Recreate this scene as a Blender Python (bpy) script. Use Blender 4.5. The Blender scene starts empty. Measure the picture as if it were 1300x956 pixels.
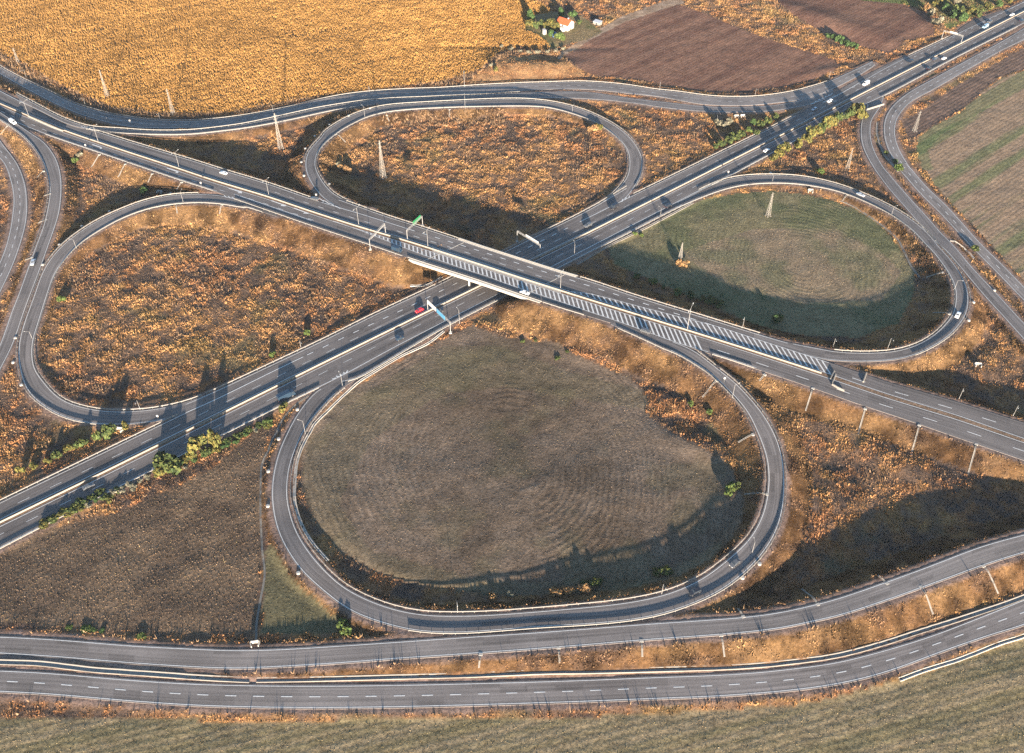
import bpy, bmesh, math, random
import numpy as np
from mathutils import Vector, Matrix
random.seed(7)
RNG = np.random.default_rng(11)
SC = bpy.context.scene
COL = SC.collection

# ------------------------------------------------------------------ camera
F, TH, H = 1194.0, math.radians(42.2), 290.0
CX, CY = 650.0, 433.0
def P(x, y, h=0.0):
    """photo pixel -> world point at height h"""
    x = np.asarray(x, float); y = np.asarray(y, float); h = np.asarray(h, float)
    u = (x-CX)/F; v = (y-CY)/F
    dy = math.cos(TH)-v*math.sin(TH); dz = math.sin(TH)+v*math.cos(TH)
    t = (H-h)/dz
    return np.stack(np.broadcast_arrays(u*t, dy*t, h), -1)
def proj(p):
    p = np.asarray(p, float)
    x, y, z = p[..., 0], p[..., 1], p[..., 2]-H
    d = y*math.cos(TH)-z*math.sin(TH)
    v = -(z*math.cos(TH)+y*math.sin(TH))/d
    return CX+F*x/d, CY+F*v
cam = bpy.data.cameras.new('camera'); co = bpy.data.objects.new('camera', cam); COL.objects.link(co)
co.location = (0, 0, H); co.rotation_euler = (math.pi/2-TH, 0, 0)
cam.sensor_width = 36; cam.lens = F/1300*36; cam.shift_y = -(478-CY)/1300
cam.clip_start = 1; cam.clip_end = 20000
SC.camera = co

# ------------------------------------------------------------------ helpers
def tag(o, label=None, cat=None, group=None, kind=None):
    if label: o['label'] = label
    if cat: o['category'] = cat
    if group: o['group'] = group
    if kind: o['kind'] = kind
    return o
def empty(name, loc=(0, 0, 0), rz=0):
    o = bpy.data.objects.new(name, None); COL.objects.link(o); o.location = loc; o.rotation_euler = (0, 0, rz)
    o.empty_display_size = .5
    return o
def copy_tree(o, parent=None):
    c = o.copy(); COL.objects.link(c)
    if parent is not None: c.parent = parent
    for ch in list(o.children): copy_tree(ch, c)
    return c
class MB:
    """collects simple solids and links them as one mesh"""
    def __init__(s): s.v = []; s.f = []
    def add(s, vs, fs):
        n = len(s.v); s.v += [tuple(map(float, q)) for q in vs]; s.f += [tuple(i+n for i in f) for f in fs]
    def box(s, c, d, rz=0, tx=1.0, ty=1.0):
        cx, cy, cz = c; a, b, e = d[0]/2, d[1]/2, d[2]/2
        cs, sn = math.cos(rz), math.sin(rz); vs = []
        for z, kx, ky in ((-e, 1, 1), (e, tx, ty)):
            for x, y in ((-a, -b), (a, -b), (a, b), (-a, b)):
                x *= kx; y *= ky
                vs.append((cx+x*cs-y*sn, cy+x*sn+y*cs, cz+z))
        s.add(vs, [(3, 2, 1, 0), (4, 5, 6, 7), (0, 1, 5, 4), (1, 2, 6, 5), (2, 3, 7, 6), (3, 0, 4, 7)])
    def bar(s, p, q, r0, r1=None, n=6):
        r1 = r0 if r1 is None else r1
        p = Vector(p); q = Vector(q); d = (q-p)
        if d.length < 1e-6: return
        d.normalize(); a = d.orthogonal().normalized(); b = d.cross(a); vs = []
        for c, r in ((p, r0), (q, r1)):
            for i in range(n):
                t = 2*math.pi*i/n; vs.append(c+a*(r*math.cos(t))+b*(r*math.sin(t)))
        fs = [(i, (i+1) % n, n+(i+1) % n, n+i) for i in range(n)]
        fs += [tuple(range(n-1, -1, -1)), tuple(range(n, 2*n))]
        s.add(vs, fs)
    def build(s, name, mat, parent=None, smooth=False, bevel=0):
        me = bpy.data.meshes.new(name); me.from_pydata(s.v, [], s.f); me.update()
        if bevel:
            bm = bmesh.new(); bm.from_mesh(me)
            bmesh.ops.bevel(bm, geom=bm.edges[:], offset=bevel, segments=2, affect='EDGES', profile=.5)
            bm.to_mesh(me); bm.free()
        if smooth:
            me.polygons.foreach_set('use_smooth', [True]*len(me.polygons))
        me.materials.append(mat)
        o = bpy.data.objects.new(name, me); COL.objects.link(o)
        if parent is not None: o.parent = parent
        return o
def np_mesh(name, V, Fq, mat, smooth=True, cols=None, uv=None, extra=None):
    """V (N,3), Fq (M,k) index array with equal face size"""
    me = bpy.data.meshes.new(name); k = Fq.shape[1]
    me.vertices.add(len(V)); me.vertices.foreach_set('co', np.ascontiguousarray(V, np.float32).ravel())
    me.loops.add(Fq.size); me.loops.foreach_set('vertex_index', np.ascontiguousarray(Fq, np.int32).ravel())
    me.polygons.add(len(Fq)); me.polygons.foreach_set('loop_start', np.arange(0, Fq.size, k, dtype=np.int32))
    try: me.polygons.foreach_set('loop_total', np.full(len(Fq), k, np.int32))
    except Exception: pass
    me.polygons.foreach_set('use_smooth', np.full(len(Fq), smooth, bool))
    me.update(calc_edges=True)
    if cols is not None:
        a = me.color_attributes.new('Col', 'FLOAT_COLOR', 'POINT')
        c = np.ones((len(V), 4), np.float32); c[:, :3] = cols; a.data.foreach_set('color', c.ravel())
    if uv is not None:
        l = me.uv_layers.new(name='UVMap'); l.data.foreach_set('uv', np.ascontiguousarray(uv[Fq.ravel()], np.float32).ravel())
    if extra:
        for kx, val in extra.items():
            a = me.attributes.new(kx, 'FLOAT', 'POINT'); a.data.foreach_set('value', np.ascontiguousarray(val, np.float32))
    me.materials.append(mat); me.validate()
    o = bpy.data.objects.new(name, me); COL.objects.link(o)
    return o
def vnoise(x, y, sc, seed):
    r = np.random.default_rng(seed); N = 256; g = r.random((N, N))
    x = np.asarray(x)/sc; y = np.asarray(y)/sc
    xi = np.floor(x).astype(int); yi = np.floor(y).astype(int); fx = x-xi; fy = y-yi
    fx = fx*fx*(3-2*fx); fy = fy*fy*(3-2*fy)
    a = g[xi % N, yi % N]; b = g[(xi+1) % N, yi % N]; c = g[xi % N, (yi+1) % N]; d = g[(xi+1) % N, (yi+1) % N]
    return (a*(1-fx)+b*fx)*(1-fy)+(c*(1-fx)+d*fx)*fy
def fbm(x, y, sc, seed, o=4, g=.55):
    s = 0; a = 1; t = 0
    for i in range(o):
        s = s+a*vnoise(x, y, sc/2**i, seed+i*17); t += a; a *= g
    return s/t
def sstep(a, b, x):
    t = np.clip((x-a)/(b-a), 0, 1); return t*t*(3-2*t)

# ------------------------------------------------------------------ materials
def new_mat(name):
    m = bpy.data.materials.new(name); m.use_nodes = True; nt = m.node_tree
    b = nt.nodes['Principled BSDF']; return m, nt, b
def nd(nt, t, **k):
    n = nt.nodes.new(t)
    for a, v in k.items(): setattr(n, a, v)
    return n
def simple(name, c, rough=.7, metal=0, spec=.3, var=.12, scale=1.5):
    m, nt, b = new_mat(name)
    tc = nd(nt, 'ShaderNodeTexCoord'); n = nd(nt, 'ShaderNodeTexNoise'); n.inputs['Scale'].default_value = scale; n.inputs['Detail'].default_value = 4
    nt.links.new(tc.outputs['Object'], n.inputs['Vector'])
    r = nd(nt, 'ShaderNodeMapRange'); r.inputs['To Min'].default_value = 1-var; r.inputs['To Max'].default_value = 1+var
    nt.links.new(n.outputs['Fac'], r.inputs['Value'])
    mx = nd(nt, 'ShaderNodeVectorMath', operation='SCALE'); mx.inputs[0].default_value = c[:3]
    nt.links.new(r.outputs['Result'], mx.inputs['Scale']); nt.links.new(mx.outputs[0], b.inputs['Base Color'])
    b.inputs['Roughness'].default_value = rough; b.inputs['Metallic'].default_value = metal
    b.inputs['Specular IOR Level'].default_value = spec
    return m
def ground_mat():
    m, nt, b = new_mat('ground_soil'); L = nt.links.new
    at = nd(nt, 'ShaderNodeAttribute', attribute_name='Col')
    rw = nd(nt, 'ShaderNodeAttribute', attribute_name='roww'); rp = nd(nt, 'ShaderNodeAttribute', attribute_name='rowp')
    geo = nd(nt, 'ShaderNodeNewGeometry')
    def noise(s, d, r=.6):
        n = nd(nt, 'ShaderNodeTexNoise'); n.inputs['Scale'].default_value = s; n.inputs['Detail'].default_value = d; n.inputs['Roughness'].default_value = r
        L(geo.outputs['Position'], n.inputs['Vector']); return n
    n1 = noise(.9, 6, .7); n2 = noise(.16, 4)
    r1 = nd(nt, 'ShaderNodeMapRange'); r1.inputs['From Min'].default_value = .3; r1.inputs['From Max'].default_value = .7
    r1.inputs['To Min'].default_value = .5; r1.inputs['To Max'].default_value = 1.45; L(n1.outputs['Fac'], r1.inputs['Value'])
    r2 = nd(nt, 'ShaderNodeMapRange'); r2.inputs['From Min'].default_value = .3; r2.inputs['From Max'].default_value = .7
    r2.inputs['To Min'].default_value = .8; r2.inputs['To Max'].default_value = 1.2; L(n2.outputs['Fac'], r2.inputs['Value'])
    # rows: sin(phase)
    nz = nd(nt, 'ShaderNodeMath', operation='MULTIPLY_ADD'); nz.inputs[1].default_value = 3.0
    L(n2.outputs['Fac'], nz.inputs[0]); L(rp.outputs['Fac'], nz.inputs[2])
    fr = nd(nt, 'ShaderNodeMath', operation='MULTIPLY'); fr.inputs[1].default_value = 2*math.pi/2.6; L(nz.outputs[0], fr.inputs[0])
    sn = nd(nt, 'ShaderNodeMath', operation='SINE'); L(fr.outputs[0], sn.inputs[0])
    sw = nd(nt, 'ShaderNodeMath', operation='MULTIPLY'); L(sn.outputs[0], sw.inputs[0]); L(rw.outputs['Fac'], sw.inputs[1])
    s2 = nd(nt, 'ShaderNodeMath', operation='MULTIPLY_ADD'); s2.inputs[1].default_value = .14; s2.inputs[2].default_value = 1; L(sw.outputs[0], s2.inputs[0])
    m1 = nd(nt, 'ShaderNodeMath', operation='MULTIPLY'); L(r1.outputs[0], m1.inputs[0]); L(r2.outputs[0], m1.inputs[1])
    m2 = nd(nt, 'ShaderNodeMath', operation='MULTIPLY'); L(m1.outputs[0], m2.inputs[0]); L(s2.outputs[0], m2.inputs[1])
    mx = nd(nt, 'ShaderNodeVectorMath', operation='SCALE'); L(at.outputs['Color'], mx.inputs[0]); L(m2.outputs[0], mx.inputs['Scale'])
    L(mx.outputs[0], b.inputs['Base Color']); b.inputs['Roughness'].default_value = 1; b.inputs['Specular IOR Level'].default_value = 0
    ad = nd(nt, 'ShaderNodeMath', operation='MULTIPLY_ADD'); ad.inputs[1].default_value = .22; L(sw.outputs[0], ad.inputs[0]); L(n1.outputs['Fac'], ad.inputs[2])
    bp = nd(nt, 'ShaderNodeBump'); bp.inputs['Strength'].default_value = .7; bp.inputs['Distance'].default_value = .32
    L(ad.outputs[0], bp.inputs['Height']); L(bp.outputs[0], b.inputs['Normal'])
    return m
def plant_mat(name, trans=.0):
    m, nt, b = new_mat(name); L = nt.links.new
    at = nd(nt, 'ShaderNodeAttribute', attribute_name='Col'); L(at.outputs['Color'], b.inputs['Base Color'])
    b.inputs['Roughness'].default_value = .9; b.inputs['Specular IOR Level'].default_value = .05
    return m
def asphalt_mat(name, c, tint=(1, .97, .97)):
    m, nt, b = new_mat(name); L = nt.links.new
    uv = nd(nt, 'ShaderNodeUVMap', uv_map='UVMap'); sp = nd(nt, 'ShaderNodeSeparateXYZ'); L(uv.outputs[0], sp.inputs[0])
    geo = nd(nt, 'ShaderNodeNewGeometry')
    n1 = nd(nt, 'ShaderNodeTexNoise'); n1.inputs['Scale'].default_value = .05; n1.inputs['Detail'].default_value = 5; L(geo.outputs['Position'], n1.inputs['Vector'])
    n2 = nd(nt, 'ShaderNodeTexNoise'); n2.inputs['Scale'].default_value = 2.2; n2.inputs['Detail'].default_value = 6; n2.inputs['Roughness'].default_value = .75; L(geo.outputs['Position'], n2.inputs['Vector'])
    # streaks along the driving direction
    cb = nd(nt, 'ShaderNodeCombineXYZ'); a1 = nd(nt, 'ShaderNodeMath', operation='MULTIPLY'); a1.inputs[1].default_value = 1.3; a2 = nd(nt, 'ShaderNodeMath', operation='MULTIPLY'); a2.inputs[1].default_value = .012
    L(sp.outputs[0], a1.inputs[0]); L(sp.outputs[1], a2.inputs[0]); L(a1.outputs[0], cb.inputs[0]); L(a2.outputs[0], cb.inputs[1])
    n3 = nd(nt, 'ShaderNodeTexNoise'); n3.inputs['Scale'].default_value = 1; n3.inputs['Detail'].default_value = 4; L(cb.outputs[0], n3.inputs['Vector'])
    # wheel tracks, 3.6 m lanes
    w = nd(nt, 'ShaderNodeMath', operation='MULTIPLY'); w.inputs[1].default_value = 2*math.pi/1.85; L(sp.outputs[0], w.inputs[0])
    ws = nd(nt, 'ShaderNodeMath', operation='SINE'); L(w.outputs[0], ws.inputs[0])
    def rng(src, lo, hi, a=.3, z=.7):
        r = nd(nt, 'ShaderNodeMapRange'); r.inputs['From Min'].default_value = a; r.inputs['From Max'].default_value = z
        r.inputs['To Min'].default_value = lo; r.inputs['To Max'].default_value = hi; L(src, r.inputs['Value']); return r.outputs[0]
    k = rng(n1.outputs['Fac'], .82, 1.15)
    for s_ in (rng(n2.outputs['Fac'], .8, 1.18), rng(n3.outputs['Fac'], .70, 1.26), rng(ws.outputs[0], .95, 1.04, -1, 1)):
        mm = nd(nt, 'ShaderNodeMath', operation='MULTIPLY'); L(k, mm.inputs[0]); L(s_, mm.inputs[1]); k = mm.outputs[0]
    # resurfaced stretches and small repair patches, one lane wide
    for du, dv, lo, th in ((3.9, 47.0, .86, .62), (1.95, 9.0, .80, .90)):
        fu = nd(nt, 'ShaderNodeMath', operation='DIVIDE'); fu.inputs[1].default_value = du; L(sp.outputs[0], fu.inputs[0]); gu = nd(nt, 'ShaderNodeMath', operation='FLOOR'); L(fu.outputs[0], gu.inputs[0])
        fv = nd(nt, 'ShaderNodeMath', operation='DIVIDE'); fv.inputs[1].default_value = dv; L(sp.outputs[1], fv.inputs[0]); gv = nd(nt, 'ShaderNodeMath', operation='FLOOR'); L(fv.outputs[0], gv.inputs[0])
        c2 = nd(nt, 'ShaderNodeCombineXYZ'); L(gu.outputs[0], c2.inputs[0]); L(gv.outputs[0], c2.inputs[1]); wn = nd(nt, 'ShaderNodeTexWhiteNoise', noise_dimensions='2D'); L(c2.outputs[0], wn.inputs['Vector'])
        gt = nd(nt, 'ShaderNodeMath', operation='GREATER_THAN'); gt.inputs[1].default_value = th; L(wn.outputs['Value'], gt.inputs[0])
        r_ = rng(gt.outputs[0], 1.0, lo, 0, 1); mm = nd(nt, 'ShaderNodeMath', operation='MULTIPLY'); L(k, mm.inputs[0]); L(r_, mm.inputs[1]); k = mm.outputs[0]
    mx = nd(nt, 'ShaderNodeVectorMath', operation='SCALE'); mx.inputs[0].default_value = tuple(c*t for t in tint); L(k, mx.inputs['Scale'])
    L(mx.outputs[0], b.inputs['Base Color']); b.inputs['Roughness'].default_value = .85; b.inputs['Specular IOR Level'].default_value = .25
    return m
def paint_mat(name, c):
    m, nt, b = new_mat(name); L = nt.links.new
    geo = nd(nt, 'ShaderNodeNewGeometry'); n = nd(nt, 'ShaderNodeTexNoise'); n.inputs['Scale'].default_value = 1.2; n.inputs['Detail'].default_value = 6; n.inputs['Roughness'].default_value = .8
    L(geo.outputs['Position'], n.inputs['Vector'])
    r = nd(nt, 'ShaderNodeMapRange'); r.inputs['From Min'].default_value = .3; r.inputs['From Max'].default_value = .6; r.inputs['To Min'].default_value = .62; r.inputs['To Max'].default_value = 1
    L(n.outputs['Fac'], r.inputs['Value'])
    mx = nd(nt, 'ShaderNodeVectorMath', operation='SCALE'); mx.inputs[0].default_value = c; L(r.outputs[0], mx.inputs['Scale']); L(mx.outputs[0], b.inputs['Base Color'])
    b.inputs['Roughness'].default_value = .6
    return m
M = dict(
    ground=ground_mat(), plant=plant_mat('dry_plants'), leaf=plant_mat('leaves'),
    asph=asphalt_mat('motorway_asphalt', .14, (1.07, .955, .88)), asph2=asphalt_mat('ramp_asphalt', .155, (1.06, .955, .89)), asph3=asphalt_mat('side_road_asphalt', .19, (1.07, .955, .875)),
    paint=paint_mat('road_paint', (.68, .67, .63)),
    steel=simple('galvanised_steel', (.27, .258, .23), .6, .15, .3), steel_w=simple('white_painted_steel', (.33, .32, .30), .5, 0, .3),
    conc=simple('concrete', (.25, .228, .195), .9, 0, .2, .22, .8), concw=simple('pale_concrete', (.38, .355, .31), .9, 0, .2, .15, .8), concd=simple('stained_concrete', (.17, .16, .14), .9, 0, .2, .3, .6),
    lattice=simple('lattice_paint', (.34, .31, .265), .6), trunk=simple('bark', (.10, .075, .05), .95),
    glass=simple('dark_glass', (.03, .04, .05), .12, 0, .6, .05), tyre=simple('tyre_rubber', (.03, .03, .03), .9), rim=simple('alloy', (.45, .45, .46), .35, .7),
    lampw=simple('headlight_glass', (.85, .86, .85), .15), lampr=simple('tail_light_red', (.45, .02, .02), .2),
    green=simple('sign_green', (.02, .20, .07), .5), blue=simple('sign_blue', (.07, .24, .38), .5), pale=simple('sign_back', (.5, .5, .47), .5),
)

# ------------------------------------------------------------------ digitised roads
CR = dict(c1=(0, 60), c2=(150, 110), c3=(300, 170), c4=(450, 230), c5=(600, 280), c6=(750, 340), c7=(900, 390), c8=(1050, 430),
          d1=(0, 580), d2=(130, 500), d3=(270, 430), d4=(400, 370), d5=(740, 210), d6=(870, 140), d7=(1000, 70), d8=(1135, 0),
          e1=(0, 150), e2=(0, 260), e3=(0, 370), e4=(150, 210), e5=(370, 90), e6=(520, 80), e7=(670, 90), e8=(820, 90),
          f1=(1070, 100), f2=(1040, 200), f3=(1135, 290), f4=(1100, 380), f5=(860, 430), f6=(890, 540), f7=(860, 640), f8=(330, 520),
          g1=(330, 630), g2=(430, 720), g3=(580, 740, 7.352), g4=(740, 740, 7.352), g5=(900, 740, 7.352), g6=(1060, 670, 4.779), g7=(0, 780), g8=(160, 780, 4.643),
          A3=(650, 0, 3.939), A4=(970, 0, 3.939), B1=(0, 430, 3.939), B4=(970, 430, 3.939))
def cc(k, x, y):
    o = CR[k]; s = o[2] if len(o) > 2 else 7.878
    return (o[0]+x/s, o[1]+y/s)
def smooth1(y, n):
    if n < 2: return y
    k = np.exp(-.5*(np.arange(-2*n, 2*n+1)/n)**2); k /= k.sum()
    yp = np.concatenate([2*y[0]-y[2*n:0:-1], y, 2*y[-1]-y[-2:-2*n-2:-1]])
    return np.convolve(yp, k, 'same')[2*n:-2*n]
ROADS = {}
class Road: pass
def mk_road(name, Lp, Rp, **k):
    r = Road(); r.name = name; r.L = Lp; r.R = Rp; r.C = (Lp+Rp)/2
    d = np.linalg.norm(np.diff(r.C[:, :2], axis=0), axis=1); r.s = np.concatenate([[0], np.cumsum(d)]); r.len = r.s[-1]
    t = np.gradient(r.C[:, :2], axis=0); t /= np.linalg.norm(t, axis=1)[:, None]+1e-9; r.t = t
    nrm = np.stack([-t[:, 1], t[:, 0]], 1)
    r.w = np.abs(((r.L-r.R)[:, :2]*nrm).sum(1)); r.k = k
    # outward unit vectors of the left edge
    def edge_n(E, other):
        te = np.gradient(E[:, :2], axis=0); te /= np.linalg.norm(te, axis=1)[:, None]+1e-9
        n_ = np.stack([-te[:, 1], te[:, 0]], 1)
        sg = np.sign(((E-other)[:, :2]*n_).sum(1)); return n_*np.sign(np.median(sg))
    r.nL = edge_n(r.L, r.R); r.nR = edge_n(r.R, r.L)
    ROADS[name] = r; return r
def stations(name, hf, Ls, Rs, x0=None, x1=None, step=3, sm=5, **k):
    Ls = np.array(Ls, float); Rs = np.array(Rs, float)
    x0 = max(Ls[0, 0], Rs[0, 0]) if x0 is None else x0; x1 = min(Ls[-1, 0], Rs[-1, 0]) if x1 is None else x1
    xs = np.arange(x0, x1+.1, step)
    yl = smooth1(np.interp(xs, Ls[:, 0], Ls[:, 1]), sm); yr = smooth1(np.interp(xs, Rs[:, 0], Rs[:, 1]), sm)
    hh = hf(xs); return mk_road(name, P(xs, yl, hh), P(xs, yr, hh), **k)
def catmull(Q, n):
    Q = np.asarray(Q, float); ch = np.linalg.norm(np.diff(Q[:, :2], axis=0), axis=1)
    u = np.concatenate([[0], np.cumsum(ch)]); T = np.empty_like(Q)
    for i in range(len(Q)):
        a = max(i-1, 0); b = min(i+1, len(Q)-1); T[i] = (Q[b]-Q[a])/(u[b]-u[a])
    out = []
    uu = np.linspace(0, u[-1], n); idx = np.clip(np.searchsorted(u, uu, 'right')-1, 0, len(Q)-2)
    d = (u[idx+1]-u[idx]); t = ((uu-u[idx])/d)[:, None]; d = d[:, None]
    h00 = 2*t**3-3*t**2+1; h10 = t**3-2*t**2+t; h01 = -2*t**3+3*t**2; h11 = t**3-t**2
    return h00*Q[idx]+h10*d*T[idx]+h01*Q[idx+1]+h11*d*T[idx+1]
def sections(name, secs, **k):
    """secs: list of (crop, (Lx,Ly), (Rx,Ry), h) or (None, ...) in photo pixels"""
    A = []
    for cr, l, r, h in secs:
        if cr: l = cc(cr, *l); r = cc(cr, *r)
        hl = h(l[0]) if callable(h) else h; hr = h(r[0]) if callable(h) else h
        a = P(l[0], l[1], hl); b = P(r[0], r[1], hr)
        A.append(np.concatenate([(a+b)/2, a, b]))
    A = np.array(A); D = catmull(A, 600)
    d = np.linalg.norm(np.diff(D[:, :2], axis=0), axis=1).sum(); n = int(d/1.5)+2
    D = catmull(A, n)
    for j in range(9): D[:, j] = smooth1(D[:, j], 3)
    return mk_road(name, D[:, 3:6], D[:, 6:9], **k)
hM1 = lambda x: np.full(np.shape(x), .25)
_hx = [-200, 0, 150, 300, 450, 650, 850, 1000, 1150, 1300, 1500]; _hy = [2.6, 3.2, 5.2, 6.4, 7.1, 7.6, 7.2, 6.4, 5.4, 4.6, 4.0]
def hM2(x):
    return np.interp(x, _hx, _hy)
def hM2s(x):
    return (hM2(np.asarray(x)-40)+hM2(x)+hM2(np.asarray(x)+40))/3
# ---- motorway (south-west to north-east)
M1_Uo = [(-60, 668.5), (0, 638.5), (130, 575.5), (238, 523), (270, 509.5), (354, 468), (400, 446), (462, 416.3), (523, 387.8), (551, 373.8), (640, 329.5), (740, 279.8), (797, 251.5), (870, 216.2), (1000, 152.3), (1025, 138.6), (1063, 122), (1091, 105), (1135, 80.2), (1208, 46.2), (1300, 2.2), (1360, -28)]
M1_Ui = [(-60, 689.5), (0, 660.8), (130, 598), (270, 528.9), (400, 464.4), (740, 297.6), (870, 232), (1000, 166), (1135, 97), (1300, 13.5), (1360, -17)]
M1_Li = [(-60, 697), (0, 667.4), (130, 604.4), (270, 534), (400, 468.6), (740, 300.9), (870, 235.3), (1000, 169.6), (1135, 100.2), (1300, 16.4), (1360, -14)]
M1_Lo = [(-60, 727), (0, 695.5), (130, 628.4), (200, 593), (286, 550), (350, 517.6), (406, 491), (438, 475.4), (505, 438.5), (565, 408), (640, 369.5), (740, 318.5), (802, 286.2), (854, 259.5), (895, 238), (925, 223.8), (965, 202.2), (1022, 171.7), (1074, 144.5), (1099, 131.8), (1132, 116.6), (1206, 76.2), (1285, 36.8), (1300, 29), (1360, 0)]
stations('M1U', hM1, M1_Uo, M1_Ui, mat='asph', z=.05)
stations('M1L', hM1, M1_Li, M1_Lo, mat='asph', z=.05)
stations('M1med', hM1, M1_Ui, M1_Li, mat=None)
stations('M1auxU', hM1, [(236, 513), (270, 498.5), (412, 431.8), (471, 402), (537, 371), (561, 359.6), (640, 320), (740, 271), (774, 251.5), (800, 236)], M1_Uo, x1=798, mat='asph', z=.03)
stations('M1auxL', hM1, M1_Lo, [(430, 480.5), (439, 490), (471, 470.3), (565, 414.4), (640, 376.5), (740, 324.2), (775.5, 306.5), (808.5, 290), (841.5, 272.2), (870, 258.6)], x0=434, x1=868, mat='asph', z=.03)
stations('M1auxN', hM1, [(1000, 151), (1034, 134), (1089, 100.5), (1152, 70)], M1_Uo, x1=1150, mat='asph', z=.03)
sections('layby', [('d8', (640, 312), (700, 330), .25), ('d8', (720, 245), (790, 290), .25), ('d8', (860, 182), (900, 240), .25), ('d8', (980, 145), (1010, 190), .25), ('d8', (1090, 105), (1120, 130), .25)], mat='asph', z=.02)
# ---- elevated highway (west to east)
M2_Uo = [(-60, 85), (0, 115.5), (38, 135.5), (71, 148.9), (101.5, 161), (118, 165.2), (150, 176), (200, 191), (251.5, 206.2), (283, 216.6), (315, 225.9), (342, 234), (394, 252.3), (408, 257), (434.6, 265), (465, 273.8), (488, 281), (516, 290.3), (560, 303.5), (603.6, 317), (691, 345.2), (755, 365.2), (804.6, 381.3), (855.4, 397.4), (905, 413), (957, 430), (1014, 448.4), (1046, 459), (1082, 470.8), (1126, 485.9), (1215, 511.2), (1286, 533.5), (1300, 537.8), (1360, 555)]
M2_Ui = [(-60, 101), (0, 130.3), (80, 164), (150, 187.5), (226, 211.8), (269, 226.5), (342, 248.4), (394, 266.2), (450, 284.6), (516, 304), (549, 314.3), (615, 335.5), (650, 347.2), (701, 363.8), (765, 384), (832.5, 405), (915, 431), (982, 452.3), (1050, 474.6), (1075, 483.5), (1126, 501), (1215, 528), (1300, 557.8), (1360, 577)]
M2_Li = [(-60, 105), (0, 134.3), (80, 168), (150, 191.5), (226, 216.6), (269, 231.5), (342, 253), (394, 271.2), (450, 289), (516, 308.8), (549, 319.5), (615, 341), (650, 352.7), (701, 368.8), (765, 388.8), (832.5, 409.8), (915, 435.6), (982, 457), (1050, 479), (1075, 487.5), (1126, 505), (1215, 532), (1300, 561.5), (1360, 581)]
M2_Lo = [(-60, 118), (0, 146.5), (22, 156), (56, 169.5), (79, 177.5), (109, 187.5), (133, 195.7), (165, 206.5), (200, 218.5), (226, 227.5), (264, 239.3), (277, 243.8), (300, 252.5), (338, 265.5), (391, 284), (450, 303.5), (488, 316), (518, 326.5), (560, 340), (600, 352.5), (638, 365.5), (676, 378.6), (727, 395), (750, 401.5), (801, 417), (851, 432.7), (880, 441.7), (900, 448), (930, 457), (958, 467), (1001, 481), (1050, 498), (1094, 513.5), (1145, 530), (1202, 550), (1300, 583.6), (1360, 604)]
stations('M2U', hM2s, M2_Uo, M2_Ui, mat='asph', z=.05)
stations('M2L', hM2s, M2_Li, M2_Lo, mat='asph', z=.05)
stations('M2med', hM2s, M2_Ui, M2_Li, mat=None)
M2_Ue = [(430, 253.5), (450, 260.5), (488, 274.4), (519.8, 284), (551.5, 294.7), (579.5, 303.6), (600, 311), (714, 347.5), (733, 352.5), (765, 362.5), (794, 372.8), (845, 388.6), (900, 405.2), (915, 410), (970, 427), (1000, 435.5)]
stations('M2auxU', hM2s, M2_Ue, M2_Uo, x1=1000, mat='asph', z=.03)
M2_Le = [(300, 258), (338, 269.8), (395, 288.3), (450, 305.6), (488, 318.2), (518.5, 328.8), (600, 353.4), (638, 367), (676, 379.8), (700, 388.2), (727, 397.8), (750, 404), (800.8, 422), (851.5, 446), (870, 456)]
# ---- loops
sections('loopW', [(None, (352, 270), (352, 274.5), hM2s), ('c3', (60, 675), (60, 715), hM2s), ('e4', (1300, 378), (1300, 430), hM2s), ('e4', (1050, 306), (1050, 384), 6.2), ('e4', (800, 290), (800, 370), 5.6), ('e4', (600, 294), (610, 380), 5.1), ('e4', (400, 324), (430, 403), 4.7), ('e4', (200, 379), (230, 452), 4.3), ('e4', (0, 459), (30, 530), 3.9),
  ('e2', (1000, 148), (1060, 215), 3.6), ('e2', (800, 272), (880, 325), 3.2), ('e2', (650, 387), (750, 425), 2.8), ('e2', (520, 527), (630, 560), 2.5), ('e2', (430, 672), (540, 697), 2.2), ('e2', (332, 945), (455, 945), 1.8),
  ('e3', (250, 300), (380, 320), 1.4), ('e3', (200, 480), (326, 495), 1.1), ('e3', (186, 610), (318, 630), .9), ('e3', (200, 760), (340, 770), .7), ('B1', (133, 252), (213, 212), .5), ('B1', (200, 321), (272, 280), .4), ('B1', (300, 383), (345, 325), .3), ('B1', (400, 413), (440, 352), .25), ('B1', (500, 428), (520, 364), .25), ('B1', (640, 427), (620, 367), .25), ('B1', (740, 417), (740, 360), .25), ('B1', (840, 401), (840, 343), .25), ('B1', (935, 372), (945, 318), .25), ('B1', (1010, 345), (1015, 290), .25)], mat='asph2', z=.04)
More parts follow.
